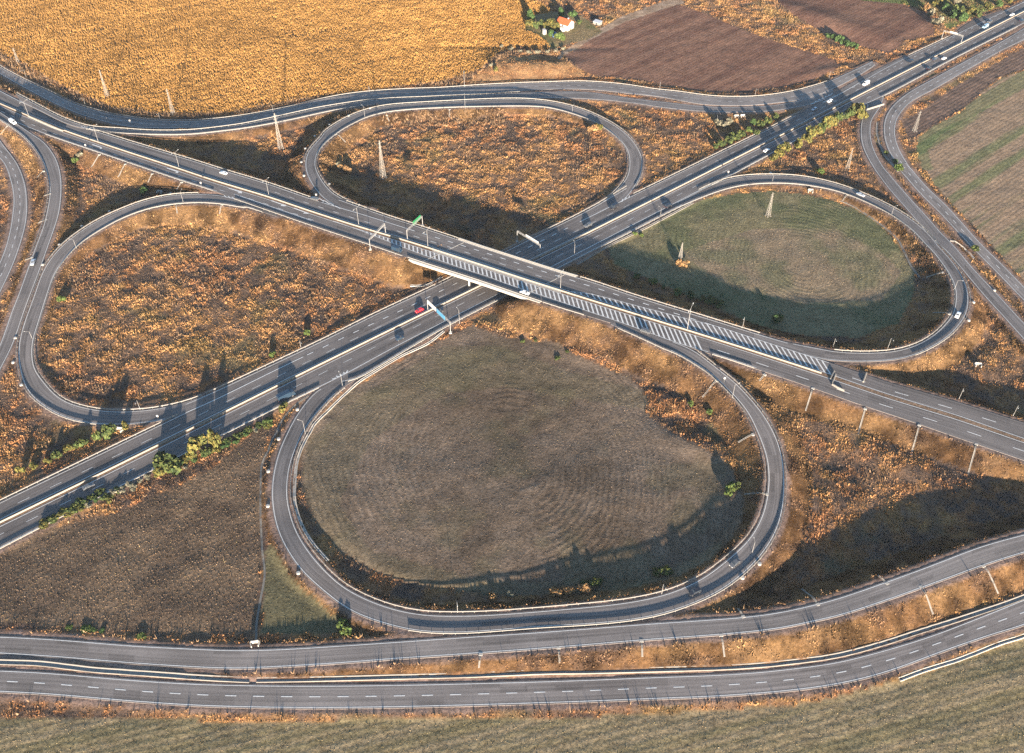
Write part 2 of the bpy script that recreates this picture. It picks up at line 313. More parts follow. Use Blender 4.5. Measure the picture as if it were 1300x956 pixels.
sections('loopN', [('c4', (130, 340), (140, 275), hM2s), ('c3', (1300, 815), (1300, 765), hM2s), ('c3', (1060, 745), (1130, 685), 6.9), ('c3', (900, 665), (975, 605), 6.8), ('c3', (800, 560), (885, 512), 6.6), ('c3', (737, 465), (830, 430), 6.4), ('c3', (699, 370), (793, 350), 6.2), ('c3', (692, 290), (786, 285), 6.0), ('c3', (714, 195), (803, 200), 5.7), ('c3', (777, 110), (853, 120), 5.4), ('c3', (882, 5), (958, 25), 5.1),
  ('e5', (300, 645), (370, 690), 5.0), ('e5', (400, 562), (480, 600), 4.7), ('e5', (550, 474), (610, 528), 4.4), ('e5', (700, 410), (750, 462), 4.1), ('e5', (850, 370), (900, 420), 3.9), ('e5', (1000, 345), (1050, 398), 3.7), ('e5', (1300, 325), (1300, 378), 3.4),
  ('e6', (500, 383), (500, 440), 3.1), ('e6', (900, 366), (900, 432), 2.7), ('e6', (1150, 366), (1130, 430), 2.5), ('e7', (200, 308), (185, 362), 2.1), ('e7', (400, 347), (370, 402), 1.8), ('e7', (600, 410), (550, 460), 1.5), ('e7', (720, 465), (670, 510), 1.3), ('e7', (850, 535), (790, 580), 1.1), ('e7', (1000, 645), (910, 675), .9), ('e7', (1090, 760), (985, 765), .7), ('e7', (1145, 880), (1020, 870), .5),
  ('d5', (575, 100), (460, 80), .4), ('d5', (530, 190), (412, 170), .3), ('d5', (470, 275), (345, 250), .25), ('d5', (420, 335), (270, 322), .25), ('d5', (270, 430), (140, 402), .25), ('d5', (60, 520), (-30, 500), .25)], mat='asph2', z=.04)
sections('loopE', [(None, (830, 272), (830, 279), .25), (None, (854, 259.8), (854, 266.2), .25), ('d6', (0, 885), (0, 937), .25), ('d6', (200, 778), (200, 855), .3), ('d6', (400, 697), (400, 786), .4), ('d6', (600, 662), (600, 744), .5), ('d6', (850, 652), (850, 727), .7), ('d6', (1100, 662), (1100, 734), .9), ('d6', (1300, 692), (1300, 762), 1.2),
  ('f2', (150, 264), (130, 321), 1.5), ('f2', (350, 332), (310, 377), 1.8), ('f2', (550, 415), (500, 457), 2.1), ('f2', (750, 514), (690, 551), 2.4), ('f2', (900, 607), (820, 634), 2.6), ('f2', (1050, 725), (955, 745), 2.8), ('f2', (1190, 880), (1085, 890), 3.0),
  ('f3', (400, 137), (305, 140), 3.1), ('f3', (545, 290), (440, 290), 3.3), ('f3', (648, 430), (545, 440), 3.6), ('f3', (708, 545), (599, 540), 3.8), ('f3', (736, 640), (624, 640), 4.0), ('f3', (740, 760), (617, 770), 4.2), ('f3', (708, 890), (577, 890), 4.4),
  ('f4', (938, 235), (812, 225), 4.5), ('f4', (848, 342), (722, 325), 4.7), ('f4', (700, 448), (582, 422), 4.9), ('f4', (500, 548), (430, 487), 5.1), ('f4', (300, 601), (260, 527), 5.3), ('f4', (0, 620), (0, 542), 5.6), ('c8', (200, 224), (200, 142), 5.8), ('c8', (0, 210), (0, 127), 6.0), ('c7', (1130, 522), (1170, 427), 6.1), ('c7', (900, 460), (900, 382), hM2s), ('c7', (650, 380), (650, 322), hM2s), ('c7', (450, 315), (450, 262), hM2s)], mat='asph2', z=.04)
sections('loopS', [('d4', (310, 822), (420, 872), .25), ('d4', (130, 940), (290, 940), .25), ('d3', (1050, 512), (1175, 588), .25), ('d3', (900, 682), (1038, 740), .3), ('d3', (800, 835), (945, 860), .4), ('f8', (300, 190), (425, 230), .5), ('f8', (220, 350), (360, 373), .7), ('f8', (170, 500), (308, 510), .9), ('f8', (137, 640), (278, 645), 1.00), ('f8', (122, 800), (266, 800), 1.20), ('g1', (120, 20), (267, 20), 1.30), ('g1', (137, 160), (290, 140), 1.00), ('g1', (177, 330), (337, 300), 1.20), ('g1', (242, 480), (410, 445), 1.40), ('g1', (342, 640), (510, 590), 1.60), ('g1', (452, 780), (640, 740), 1.60),
  ('g2', (0, 358), (60, 215), 1.25), ('g2', (150, 448), (230, 305), 1.35), ('g2', (300, 510), (390, 375), 1.55), ('g2', (450, 559), (520, 415), 1.65), ('g2', (600, 601), (650, 450), 1.75), ('g2', (800, 638), (830, 480), 1.95), ('g2', (1000, 652), (1010, 490), 2.05), ('g2', (1290, 650), (1290, 490), 2.25), ('g3', (400, 438), (400, 297), 2.45), ('g3', (800, 407), (790, 267), 2.65), ('g4', (0, 386), (-10, 234), 3.30), ('g4', (400, 350), (385, 192), 3.50), ('g4', (700, 298), (680, 137), 3.60), ('g4', (900, 238), (850, 87), 3.70),
  ('f7', (385, 890), (255, 748), 3.80), ('f7', (600, 740), (452, 603), 3.90), ('f7', (748, 610), (592, 486), 4.20), ('f7', (868, 470), (712, 366), 4.30), ('f7', (958, 330), (797, 241), 4.40), ('f7', (1018, 190), (852, 116), 4.50), ('f7', (1056, 20), (885, 10), 4.60), ('f6', (828, 600), (679, 600), 4.80), ('f6', (826, 430), (677, 430), 5.40), ('f6', (798, 270), (649, 275), 5.60), ('f6', (752, 130), (596, 140), 5.80), ('f6', (688, 0), (539, 0), 6.00),
  ('f5', (848, 745), (719, 755), 6.10), ('f5', (718, 590), (611, 610), 6.30), ('f5', (598, 462), (501, 505), 6.50), ('f5', (478, 362), (371, 370), 6.60), ('f5', (350, 264), (236, 279), 6.80), ('f5', (230, 167), (121, 210), 6.90), ('f5', (140, 100), (10, 140), hM2s), ('c6', (800, 735), (800, 830), hM2s), ('c6', (500, 620), (500, 690), hM2s), ('c6', (200, 512), (200, 560), hM2s)], mat='asph2', z=.04)
# ---- outer ramps and side roads
sections('rampNW', [(None, (20, 119), (25, 128), hM2s), (None, (48, 134), (52, 141), 4.9), (None, (80, 150.5), (84, 156.5), 4.9), (None, (113, 161.3), (112, 164), 4.8), ('c2', (0, 425), (0, 462), 4.6), ('c2', (300, 447), (300, 478), 4.2), ('c2', (700, 445), (700, 478), 3.8), ('c2', (1000, 415), (1000, 448), 3.3), ('c2', (1280, 375), (1290, 412), 3.0), ('e5', (0, 435), (0, 487), 2.6), ('e5', (250, 380), (260, 428), 2.3), ('e5', (500, 338), (500, 380), 2.0), ('e5', (750, 302), (750, 346), 1.7), ('e5', (1000, 282), (1000, 332), 1.5), ('e5', (1300, 271), (1300, 314), 1.3), ('e6', (400, 335), (400, 374), 1.35), ('e6', (800, 318), (800, 358), 1.2), ('e6', (1100, 300), (1130, 346), 1.0), ('e7', (0, 222), (0, 268), .8), ('e7', (300, 211), (300, 268), .6), ('e7', (500, 211), (500, 272), .4), ('e7', (700, 228), (700, 283), .25), ('e7', (900, 260), (900, 300), .25), ('e7', (1150, 292), (1120, 328), .25), ('e8', (200, 316), (200, 368), .25), ('e8', (400, 341), (400, 388), .25), ('e8', (600, 358), (600, 403), .25), ('e8', (800, 366), (800, 412), .25), ('e8', (1000, 363), (1000, 408), .25), ('e8', (1290, 347), (1290, 395), .25), ('d7', (200, 437), (230, 490), .25), ('d7', (330, 395), (350, 450), .25), ('d7', (450, 350), (480, 405), .25)], mat='asph2', z=.02)
sections('sideN', [(None, (-60, 43), (-60, 53), .3), (None, (-30, 64), (-30, 74), .3), ('c1', (0, 197), (0, 263), .3), ('c1', (200, 307), (190, 372), .3), ('c1', (500, 452), (480, 525), .3), ('c1', (700, 552), (670, 615), .3), ('c1', (860, 607), (840, 682), .3), ('c1', (1100, 675), (1090, 752), .3), ('c2', (0, 292), (0, 384), .3), ('c2', (300, 336), (300, 412), .3), ('c2', (700, 348), (700, 408), .3), ('c2', (1000, 328), (1000, 390), .3), ('c2', (1280, 290), (1280, 362), .3), ('e5', (0, 362), (0, 422), .3), ('e5', (250, 300), (250, 372), .3), ('e5', (500, 249), (500, 325), .3), ('e5', (750, 217), (750, 290), .3), ('e5', (1000, 198), (1000, 268), .3), ('e5', (1300, 184), (1300, 256), .3), ('e6', (300, 258), (300, 322), .3), ('e6', (600, 236), (600, 306), .3), ('e6', (900, 218), (900, 287), .3), ('e6', (1200, 205), (1200, 270), .3), ('e7', (200, 122), (200, 182), .3), ('e7', (400, 114), (400, 178), .3), ('e7', (600, 114), (600, 182), .3), ('e7', (800, 128), (800, 198), .3), ('e7', (1000, 149), (1000, 222), .3), ('e7', (1290, 195), (1290, 252), .3), ('e8', (300, 212), (300, 284), .4), ('e8', (500, 242), (500, 324), .4), ('e8', (700, 264), (700, 340), .4), ('e8', (900, 270), (900, 345), .4), ('e8', (1100, 264), (1100, 338), .4), ('e8', (1290, 244), (1290, 318), .4), ('d7', (100, 360), (110, 448), .4), ('d7', (250, 318), (270, 405), .4), ('d7', (400, 272), (430, 345), .4), ('d7', (600, 182), (640, 240), .4), ('d7', (750, 112), (780, 160), .4), ('d7', (845, 65), (875, 95), .4)], mat='asph3', z=.02)
sections('rampW', [(None, (-45, 127), (-40, 121.5), hM2s), (None, (-22, 137.5), (-18, 132), 4.5), (None, (0, 151.5), (5, 146), 4.6), ('e1', (110, 82), (172, 62), 4.5), ('e1', (248, 187), (328, 167), 4.3), ('e1', (350, 300), (438, 243), 4.2), ('e1', (432, 430), (538, 372), 4.0), ('e1', (477, 560), (588, 492), 3.8), ('e1', (502, 680), (611, 640), 3.6), ('e1', (497, 800), (608, 780), 3.4), ('e1', (472, 940), (590, 942), 3.1), ('e2', (442, 200), (552, 205), 2.7), ('e2', (352, 440), (468, 445), 2.3), ('e2', (277, 650), (393, 655), 1.9), ('e2', (172, 945), (283, 948), 1.5), ('e3', (130, 175), (245, 182), 1.1), ('e3', (0, 545), (118, 548), .6), (None, (-17, 473), (-2, 473), .5), (None, (-55, 562), (-40, 562), .5)], mat='asph2', z=.03)
sections('sideW', [(None, (-60, 160), (-52, 145), .5), (None, (-25, 180), (-12, 166), .5), ('e1', (0, 397), (70, 322), .5), ('e1', (60, 480), (160, 442), .5), ('e1', (102, 600), (223, 580), .5), ('e1', (132, 720), (256, 710), .5), ('e1', (142, 850), (266, 840), .5), ('e2', (132, 60), (268, 62), .5), ('e2', (115, 200), (250, 215), .5), ('e2', (62, 420), (185, 440), .5), ('e2', (0, 580), (125, 605), .5), ('e2', (-115, 830), (10, 850), .5), (None, (-45, 425), (-30, 427), .5)], mat='asph3', z=.03)
sections('rampE', [('d7', (800, 490), (960, 415), .25), ('f1', (236, 318), (372, 285), .3), ('f1', (192, 420), (290, 400), .35), ('f1', (182, 540), (272, 525), .4), ('f1', (197, 660), (287, 648), .4), ('f1', (252, 790), (336, 775), .4), ('f1', (342, 940), (432, 930), .45), ('f2', (562, 125), (650, 110), .5), ('f2', (682, 290), (778, 262), .6), ('f2', (852, 485), (930, 435), .8), ('f2', (1002, 660), (1090, 608), 1.0), ('f2', (1150, 835), (1230, 772), 1.2), ('f3', (500, 195), (577, 150), 1.5), ('f3', (702, 430), (778, 392), 1.7), ('f3', (900, 667), (975, 600), 1.8), ('f3', (1150, 940), (1240, 888), 1.9), ('f3', (1400, 1220), (1500, 1160), 2.0)], mat='asph2', z=.03)
sections('sideE', [('d8', (1500, 190), (1560, 250), .3), ('d8', (1340, 265), (1430, 330), .3), ('d8', (1200, 347), (1290, 400), .3), ('d8', (1000, 462), (1090, 493), .3), ('d8', (700, 622), (780, 668), .3), ('d8', (300, 842), (400, 888), .3), ('f1', (702, 114), (790, 163), .3), ('f1', (562, 214), (665, 238), .3), ('f1', (464, 322), (573, 343), .3), ('f1', (422, 420), (528, 430), .3), ('f1', (414, 540), (515, 540), .3), ('f1', (439, 660), (540, 655), .3), ('f1', (497, 788), (600, 783), .3), ('f1', (592, 918), (695, 928), .4), ('f2', (740, 50), (845, 28), .4), ('f2', (842, 165), (932, 130), .4), ('f2', (1002, 350), (1080, 302), .5), ('f2', (1200, 545), (1278, 490), .5), ('f3', (782, 190), (870, 160), .5), ('f3', (1002, 410), (1085, 367), .5), ('f3', (1300, 718), (1388, 680), .5), ('f3', (1500, 915), (1588, 868), .5), ('f3', (1750, 1190), (1840, 1140), .5)], mat='asph3', z=.03)
sections('rampS', [(None, a, b, h) for a, b, h in [((-60, 807), (-60, 827), .2), ((0, 808.6), (0, 829.3), .2), ((76, 812.6), (76, 834.2), .25), ((165, 819.8), (165, 841.7), .3), ((257, 824.5), (257, 847.3), .5), ((300, 826), (300, 848.5), .7), ((354, 824.8), (354, 846.3), 1.0), ((440, 819.6), (440, 841), 1.4), ((506, 815.2), (506, 835.8), 1.9), ((580, 810), (580, 830.9), 2.3), ((662, 804.6), (662, 825), 2.9), ((745, 798.5), (745, 818.6), 3.5), ((822, 792.4), (822, 812.1), 3.8), ((900, 787.2), (900, 806.6), 4.1), ((954.4, 782.8), (954.4, 801.9), 4.3), ((995, 776.9), (996, 796.4), 4.4), ((1034, 768), (1037, 787.6), 4.5), ((1060, 761.5), (1063, 782), 4.6), ((1120, 741), (1125, 762), 4.7), ((1183, 718), (1189, 739), 4.8), ((1245, 694.3), (1251, 716.5), 4.8), ((1298, 679.6), (1303, 700.3), 4.8), ((1360, 664), (1366, 684), 4.8), ((1420, 650), (1426, 669), 4.8)]], mat='asph3', z=.03)
sections('sideS', [(None, a, b, h) for a, b, h in [((-60, 849), (-60, 875), .3), ((0, 851.7), (0, 878), .3), ((63, 854.9), (63, 881.3), .3), ((165, 863.5), (165, 890), .3), ((260, 869), (260, 896), .3), ((380, 871), (380, 898.5), .3), ((500, 870), (500, 897.5), .3), ((620, 867.3), (620, 894.5), .3), ((745, 863.6), (745, 890.5), .3), ((822, 860.4), (823, 887.3), .3), ((905, 857.5), (907, 884), .3), ((968, 853.4), (971, 879.5), .3), ((1009, 848.8), (1013, 875.5), .3), ((1062, 841.5), (1070, 867), .3), ((1120, 827), (1127, 852.5), .4), ((1183, 807.6), (1191, 829), .4), ((1245, 783.8), (1253, 807.5), .5), ((1297, 763), (1305, 791.5), .5), ((1360, 738), (1369, 766), .5), ((1430, 712), (1440, 739), .5)]], mat='asph3', z=.03)
# unseen western/eastern runs of the open highway keep their own height automatically
# ------------------------------------------------------------------ terrain
GS = 1.35; GX0, GX1, GY0, GY1 = -500, 500, 96, 800
gx = np.arange(GX0, GX1+.1, GS); gy = np.arange(GY0, GY1+.1, GS); NX, NY = len(gx), len(gy)
XX, YY = np.meshgrid(gx, gy)                      # [iy, ix]
PXg, PYg = proj(np.stack([XX, YY, np.zeros_like(XX)], -1))
def inpoly(poly, X=None, Y=None):
    X = PXg if X is None else X; Y = PYg if Y is None else Y
    c = np.zeros(X.shape, bool); n = len(poly)
    for i in range(n):
        x1, y1 = poly[i]; x2, y2 = poly[i-1]
        if y1 == y2: continue
        c ^= ((y1 > Y) != (y2 > Y)) & (X < (x2-x1)*(Y-y1)/(y2-y1)+x1)
    return c
Lb = np.full(XX.shape, -9.0); Ub = np.full(XX.shape, 99.0); DR = np.full(XX.shape, 99.0)
M1c = P(np.array([-60, 1360.]), np.array([693.5, -21.]), 0)
_a, _b = M1c[0, :2], M1c[1, :2]; _d = (_b-_a)/np.linalg.norm(_b-_a)
def dM1(p):
    q = np.asarray(p)[..., :2]-_a; return q[..., 0]*_d[1]-q[..., 1]*_d[0]        # signed distance to the motorway axis
SLOPE = 1/1.9
def stamp(c, hw, h, fill=True):
    Rr = hw+26; i0 = max(int((c[0]-Rr-GX0)/GS), 0); i1 = min(int((c[0]+Rr-GX0)/GS)+2, NX)
    j0 = max(int((c[1]-Rr-GY0)/GS), 0); j1 = min(int((c[1]+Rr-GY0)/GS)+2, NY)
    if i0 >= i1 or j0 >= j1: return
    w = (slice(j0, j1), slice(i0, i1)); d = np.hypot(XX[w]-c[0], YY[w]-c[1])-hw
    DR[w] = np.minimum(DR[w], d)
    if fill: Lb[w] = np.maximum(Lb[w], h-SLOPE*np.maximum(d-2.3, 0))
    Ub[w] = np.minimum(Ub[w], h+.5*np.maximum(d-1.0, 0))
BR = {}
for nm, r in ROADS.items():
    nxt = -9
    for i in range(len(r.C)):
        if r.s[i]-nxt < 1.5: continue
        nxt = r.s[i]; c = r.C[i]
        if nm in ('M2U', 'M2L', 'M2auxU', 'M2med') or (nm == 'loopS' and c[2] > 7.0):
            if -33.5 < dM1(c) < 30.5: continue
        stamp(c, r.w[i]/2+.35, c[2], True)
base = -.25+.5*(fbm(XX, YY, 60, 3, 3)-.5)+.35*(fbm(XX, YY, 9, 5, 3)-.5)
rough = .8*(fbm(XX, YY, 5.5, 8, 3, .7)-.5)
nSl = fbm(XX, YY, 3.2, 88, 2, .8)
def bump(px, py, rx, ry, h, ang=0):
    c = P(px, py, 0); q = np.hypot((XX-c[0])*math.cos(ang)+(YY-c[1])*math.sin(ang), 0)
    u = ((XX-c[0])*math.cos(ang)+(YY-c[1])*math.sin(ang))/rx; v = (-(XX-c[0])*math.sin(ang)+(YY-c[1])*math.cos(ang))/ry
    return h*np.exp(-(u*u+v*v))
# rough heaps and hollows the photo shows
for a in [(905, 575, 22, 7, 1.8, -.5), (860, 512, 10, 6, 1.6, -.7), (935, 640, 6, 14, 1.6, 0), (845, 480, 12, 5, -1.2, -.5), (760, 450, 20, 7, 1.2, -.3),
          (1070, 545, 22, 9, 1.8, -.6), (1130, 590, 25, 9, 1.4, -.5), (1010, 560, 8, 30, 1.4, .1), (1012, 640, 8, 25, 1.2, 0), (1060, 640, 20, 14, .8, 0),
          (560, 290, 40, 7, 1.3, -.35), (650, 84, 26, 13, 2.4, -.15), (700, 88, 20, 11, 2.4, .2), (620, 95, 14, 10, 1.4, 0), (662, 60, 50, 4, -1.2, 0), (1240, 470, 12, 10, 1.2, 0), (1050, 90, 20, 6, .9, .4),
          (1030, 20, 60, 14, 2.5, -.75), (1180, 30, 20, 20, 1.2, 0)]:
    base = base+bump(*a)
Z = np.minimum(np.maximum(base+rough*sstep(1.5, 6, DR), np.where(Lb > -8, Lb+(1.0*rough+.75*(nSl-.5))*sstep(2.2, 4.5, DR), -9)), Ub)
Z = Z-.14*(DR < .9)-.05*(DR < 2)
def gz(x, y):
    fx = np.clip((np.asarray(x)-GX0)/GS, 0, NX-1.001); fy = np.clip((np.asarray(y)-GY0)/GS, 0, NY-1.001)
    i = fx.astype(int); j = fy.astype(int); a = fx-i; b = fy-j
    return (Z[j, i]*(1-a)+Z[j, i+1]*a)*(1-b)+(Z[j+1, i]*(1-a)+Z[j+1, i+1]*a)*b
def G(px, py):
    """photo pixel -> point on the ground surface"""
    h = 0.0
    for _ in range(25):
        p = P(px, py, h); h = .5*h+.5*float(gz(p[0], p[1]))
    return Vector(P(px, py, h))
def height_for(base_p, ytop):
    """height of a vertical thing on base_p whose top shows at photo row ytop"""
    lo, hi = 0.0, 80.0
    for _ in range(40):
        m = (lo+hi)/2; y = proj((base_p[0], base_p[1], base_p[2]+m))[1]
        if y > ytop: lo = m
        else: hi = m
    return lo
# ---- ground cover zones (base colours only)
POLY = dict(
 corn=[(-260, -80), (640, -80), (672, -2), (684, 2), (699, 12), (699, 16), (670, 18), (665, 38), (684, 44), (699, 58), (694, 63), (660, 57), (645, 62), (636, 64), (622, 78), (610, 90), (553, 104), (477, 113), (401, 122), (330, 134), (290, 143), (203, 143), (142, 135), (100, 118), (84, 110), (55, 95), (33, 81), (0, 66), (-80, 35), (-260, -30)],
 plough1=[(716, 71), (750, 50), (792, 28), (861, 5), (899, 18), (940, 36), (980, 51), (1030, 66), (1059, 75), (1068, 84), (1045, 97), (1000, 110), (960, 114), (925, 116), (905, 118), (868, 112), (828, 104), (790, 99), (751, 95), (726, 84)],
 plough2=[(925, -60), (945, -20), (985, 4), (1008, 22), (1045, 42), (1092, 58), (1127, 68), (1140, 62), (1148, 52), (1186, 45), (1186, 25), (1165, 12), (1148, 5), (1100, -40), (1090, -80)],
 green=[(1310, 85), (1300, 89), (1270, 99), (1235, 128), (1219, 142), (1185, 160), (1166, 174), (1163, 190), (1170, 210), (1186, 232), (1205, 255), (1235, 285), (1300, 356), (1420, 470), (1600, 400), (1600, 60)],
 ploughE=[(1143, 152), (1160, 145), (1185, 130), (1215, 108), (1255, 85), (1300, 60), (1400, 20), (1500, 20), (1310, 84), (1268, 98), (1218, 141), (1183, 159), (1162, 175), (1152, 172)],
 fieldS=[(440, 500), (500, 462), (560, 432), (600, 412), (640, 428), (706, 436), (740, 455), (772, 468), (800, 478), (815, 492), (822, 505), (820, 521), (835, 538), (853, 549), (891, 572), (915, 585), (932, 602), (944, 640), (940, 668), (925, 695), (905, 715), (860, 735), (790, 752), (700, 757), (620, 756), (540, 745), (480, 728), (430, 700), (400, 665), (382, 620), (384, 575), (400, 535)],
 fieldE=[(800, 290), (835, 272), (880, 256), (930, 246), (980, 242), (1020, 246), (1054, 253), (1085, 265), (1112, 281), (1132, 300), (1148, 324), (1162, 347), (1160, 375), (1140, 410), (1090, 428), (1020, 425), (960, 415), (900, 385), (850, 365), (780, 335), (770, 310)],
 fieldSW=[(-100, 735), (0, 690), (60, 672), (110, 660), (150, 650), (200, 628), (235, 612), (275, 590), (300, 568), (325, 545), (340, 545), (333, 600), (331, 700), (326, 805), (250, 806), (160, 802), (70, 795), (0, 790), (-100, 790)],
 fieldT=[(336, 700), (345, 690), (370, 735), (420, 780), (455, 802), (400, 806), (332, 806)],
 fieldSE=[(-200, 905), (300, 915), (700, 912), (900, 902), (1030, 892), (1130, 866), (1160, 858), (1220, 838), (1275, 818), (1420, 760), (1600, 960), (1600, 1300), (-200, 1300)],
 weedNE=[(1092, 0), (1160, -60), (1290, -60), (1290, 0), (1240, 18), (1205, 38), (1195, 30), (1188, 18), (1150, 5)],
 track=[(700, 92), (712, 66), (745, 45), (790, 20), (860, -5), (870, 3), (795, 27), (752, 49), (718, 69)],
 mound=[(598, 105), (612, 93), (630, 80), (650, 72), (675, 68), (700, 71), (722, 82), (748, 97), (700, 101), (650, 103)],
 yard=[(664, 42), (672, 20), (700, 14), (740, 20), (765, 40), (745, 50), (700, 60), (676, 45)],
)
ZN = {k: inpoly(v) for k, v in POLY.items()}
C = lambda *a: np.array(a, float)
nA = fbm(XX, YY, 22, 21, 4, .6); nB = fbm(XX, YY, 5, 31, 3, .7); nC = fbm(XX, YY, 70, 41, 3)
def mix(a, b, t): return a*(1-t[..., None])+b*t[..., None]
straw = C(.34, .195, .088); brown = C(.15, .096, .062); dark = C(.068, .052, .044); rust = C(.235, .118, .058); olive = C(.12, .12, .045)
tA = sstep(.38, .62, nA); tB = sstep(.36, .66, nB)
ALB = mix(mix(np.broadcast_to(brown, XX.shape+(3,)), rust, tB), straw*.8, tA*tB)
ALB = mix(ALB, dark, sstep(.60, .36, nA)*sstep(.62, .42, nB)*.8)
ALB = mix(ALB, olive, sstep(.60, .75, fbm(XX, YY, 24, 77, 4, .6))*.3)
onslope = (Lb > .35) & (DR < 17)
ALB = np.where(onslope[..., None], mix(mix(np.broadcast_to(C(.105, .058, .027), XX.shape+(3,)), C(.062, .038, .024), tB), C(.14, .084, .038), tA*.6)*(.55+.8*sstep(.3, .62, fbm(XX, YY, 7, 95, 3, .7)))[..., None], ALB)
roww = np.zeros(XX.shape); rowp = np.zeros(XX.shape)
def wpx(px, py): return P(px, py, 0)[:2]
def rows_lin(mask, a, b, w):
    A_, B_ = wpx(*a), wpx(*b); d = (B_-A_)/np.linalg.norm(B_-A_); n = np.array([-d[1], d[0]])
    roww[mask] = w; rowp[mask] = (XX*n[0]+YY*n[1])[mask]
def rows_rad(mask, c, w, asp=1.0, ang=0.0):
    c = wpx(*c); u = (XX-c[0])*math.cos(ang)+(YY-c[1])*math.sin(ang); v = -(XX-c[0])*math.sin(ang)+(YY-c[1])*math.cos(ang)
    roww[mask] = (w*sstep(.35, .65, vnoise(XX, YY, 26, 55)))[mask]; rowp[mask] = (np.hypot(u, v*asp)+26*fbm(XX, YY, 90, 63, 2)+5*nA)[mask]
def streak(a, b, sw, sl, seed):
    A_, B_ = wpx(*a), wpx(*b); d = (B_-A_)/np.linalg.norm(B_-A_); return fbm((XX*-d[1]+YY*d[0])/sw, (XX*d[0]+YY*d[1])/sl, 1.0, seed, 4, .65)
m = ZN['corn']; ALB[m] = mix(np.broadcast_to(C(.27, .152, .060), XX.shape+(3,)), C(.21, .115, .045), sstep(.3, .7, streak((300, 60), (420, 40), 4, 60, 331)))[m]; rows_lin(m, (300, 60), (420, 40), .3)
for k in ('plough1', 'plough2'):
    m = ZN[k]; ALB[m] = mix(np.broadcast_to(C(.215, .120, .080), XX.shape+(3,)), C(.150, .080, .056), sstep(.3, .7, streak((770, 75), (860, 35), 4, 70, 301)))[m]; rows_lin(m, (770, 75), (860, 35), .35)
m = ZN['ploughE']; ALB[m] = mix(np.broadcast_to(C(.175, .115, .085), XX.shape+(3,)), C(.12, .085, .065), nA)[m]; rows_lin(m, (1160, 150), (1300, 70), .6)
m = ZN['green']; gA, gB = wpx(1180, 240), wpx(1300, 165); gd = (gB-gA)/np.linalg.norm(gB-gA); gn = np.array([-gd[1], gd[0]])
u_ = XX*gn[0]+YY*gn[1]; st_ = streak((1180, 240), (1300, 165), 7, 130, 311); eg = inpoly([(1310, 80), (1300, 88), (1235, 127), (1166, 173), (1163, 192), (1172, 215), (1185, 215), (1178, 190), (1195, 170), (1240, 145), (1300, 112), (1340, 90)]); tg = np.clip(sstep(.44, .66, st_)*.75+.6*eg, 0, 1)
ALB[m] = mix(np.broadcast_to(C(.265, .185, .12), XX.shape+(3,)), C(.125, .145, .065), tg)[m]; rows_lin(m, (1180, 240), (1300, 165), .35)
m = ZN['fieldS']; tS = np.clip(nC*1.2-.2+.5*(nB-.5), 0, 1)
ALB[m] = mix(mix(np.broadcast_to(C(.178, .132, .094), XX.shape+(3,)), C(.100, .073, .050), sstep(.25, .75, .5*tS+.5*fbm(XX, YY, 16, 501, 4, .65))), C(.118, .100, .058), sstep(.54, .70, nA)*.45)[m]; rows_rad(m, (660, 590), .8, .8, .2)
edge = inpoly([(390, 560), (455, 505), (560, 440), (640, 440), (720, 470), (840, 500), (820, 520), (640, 490), (560, 500), (470, 560), (430, 640), (470, 700), (620, 740), (820, 735), (915, 690), (930, 740), (600, 775), (440, 730), (380, 640)])
ALB[m & edge] = ALB[m & edge]*.7+C(.115, .105, .055)*.3
m = ZN['fieldE']; ctr = inpoly([(860, 320), (960, 290), (1060, 290), (1120, 320), (1145, 345), (1120, 380), (1020, 385), (930, 365)])
ALB[m] = mix(np.broadcast_to(C(.165, .142, .08), XX.shape+(3,)), C(.11, .112, .058), tA)[m]; mc = m & ctr
ALB[mc] = mix(np.broadcast_to(C(.205, .155, .10), XX.shape+(3,)), C(.145, .13, .075), tA)[mc]; rows_rad(m, (1010, 330), .7, .8)
m = ZN['fieldSW']; ALB[m] = mix(np.broadcast_to(C(.105, .074, .050), XX.shape+(3,)), C(.158, .110, .070), sstep(.3, .7, fbm(XX, YY, 14, 511, 4, .65)))[m]; rows_lin(m, (100, 740), (300, 620), .25)
m = ZN['fieldT']; ALB[m] = mix(np.broadcast_to(C(.13, .112, .062), XX.shape+(3,)), C(.10, .09, .05), nA)[m]
m = ZN['fieldSE']; ALB[m] = mix(np.broadcast_to(C(.24, .185, .11), XX.shape+(3,)), C(.17, .14, .075), sstep(.3, .7, streak((1150, 870), (1300, 830), 2, 50, 321)))[m]; rows_lin(m, (1150, 870), (1300, 830), .5)
m = ZN['weedNE']; ALB[m] = mix(np.broadcast_to(C(.17, .125, .06), XX.shape+(3,)), C(.09, .11, .04), tA)[m]
m = ZN['track'] & ~ZN['plough1']; ALB[m] = mix(np.broadcast_to(C(.36, .26, .18), XX.shape+(3,)), C(.26, .18, .12), tB)[m]
m = ZN['yard']; ALB[m] = mix(np.broadcast_to(C(.20, .15, .08), XX.shape+(3,)), C(.12, .115, .05), tA)[m]
m = ZN['mound']; ALB[m] = mix(np.broadcast_to(C(.30, .175, .085), XX.shape+(3,)), C(.22, .12, .06), tB)[m]
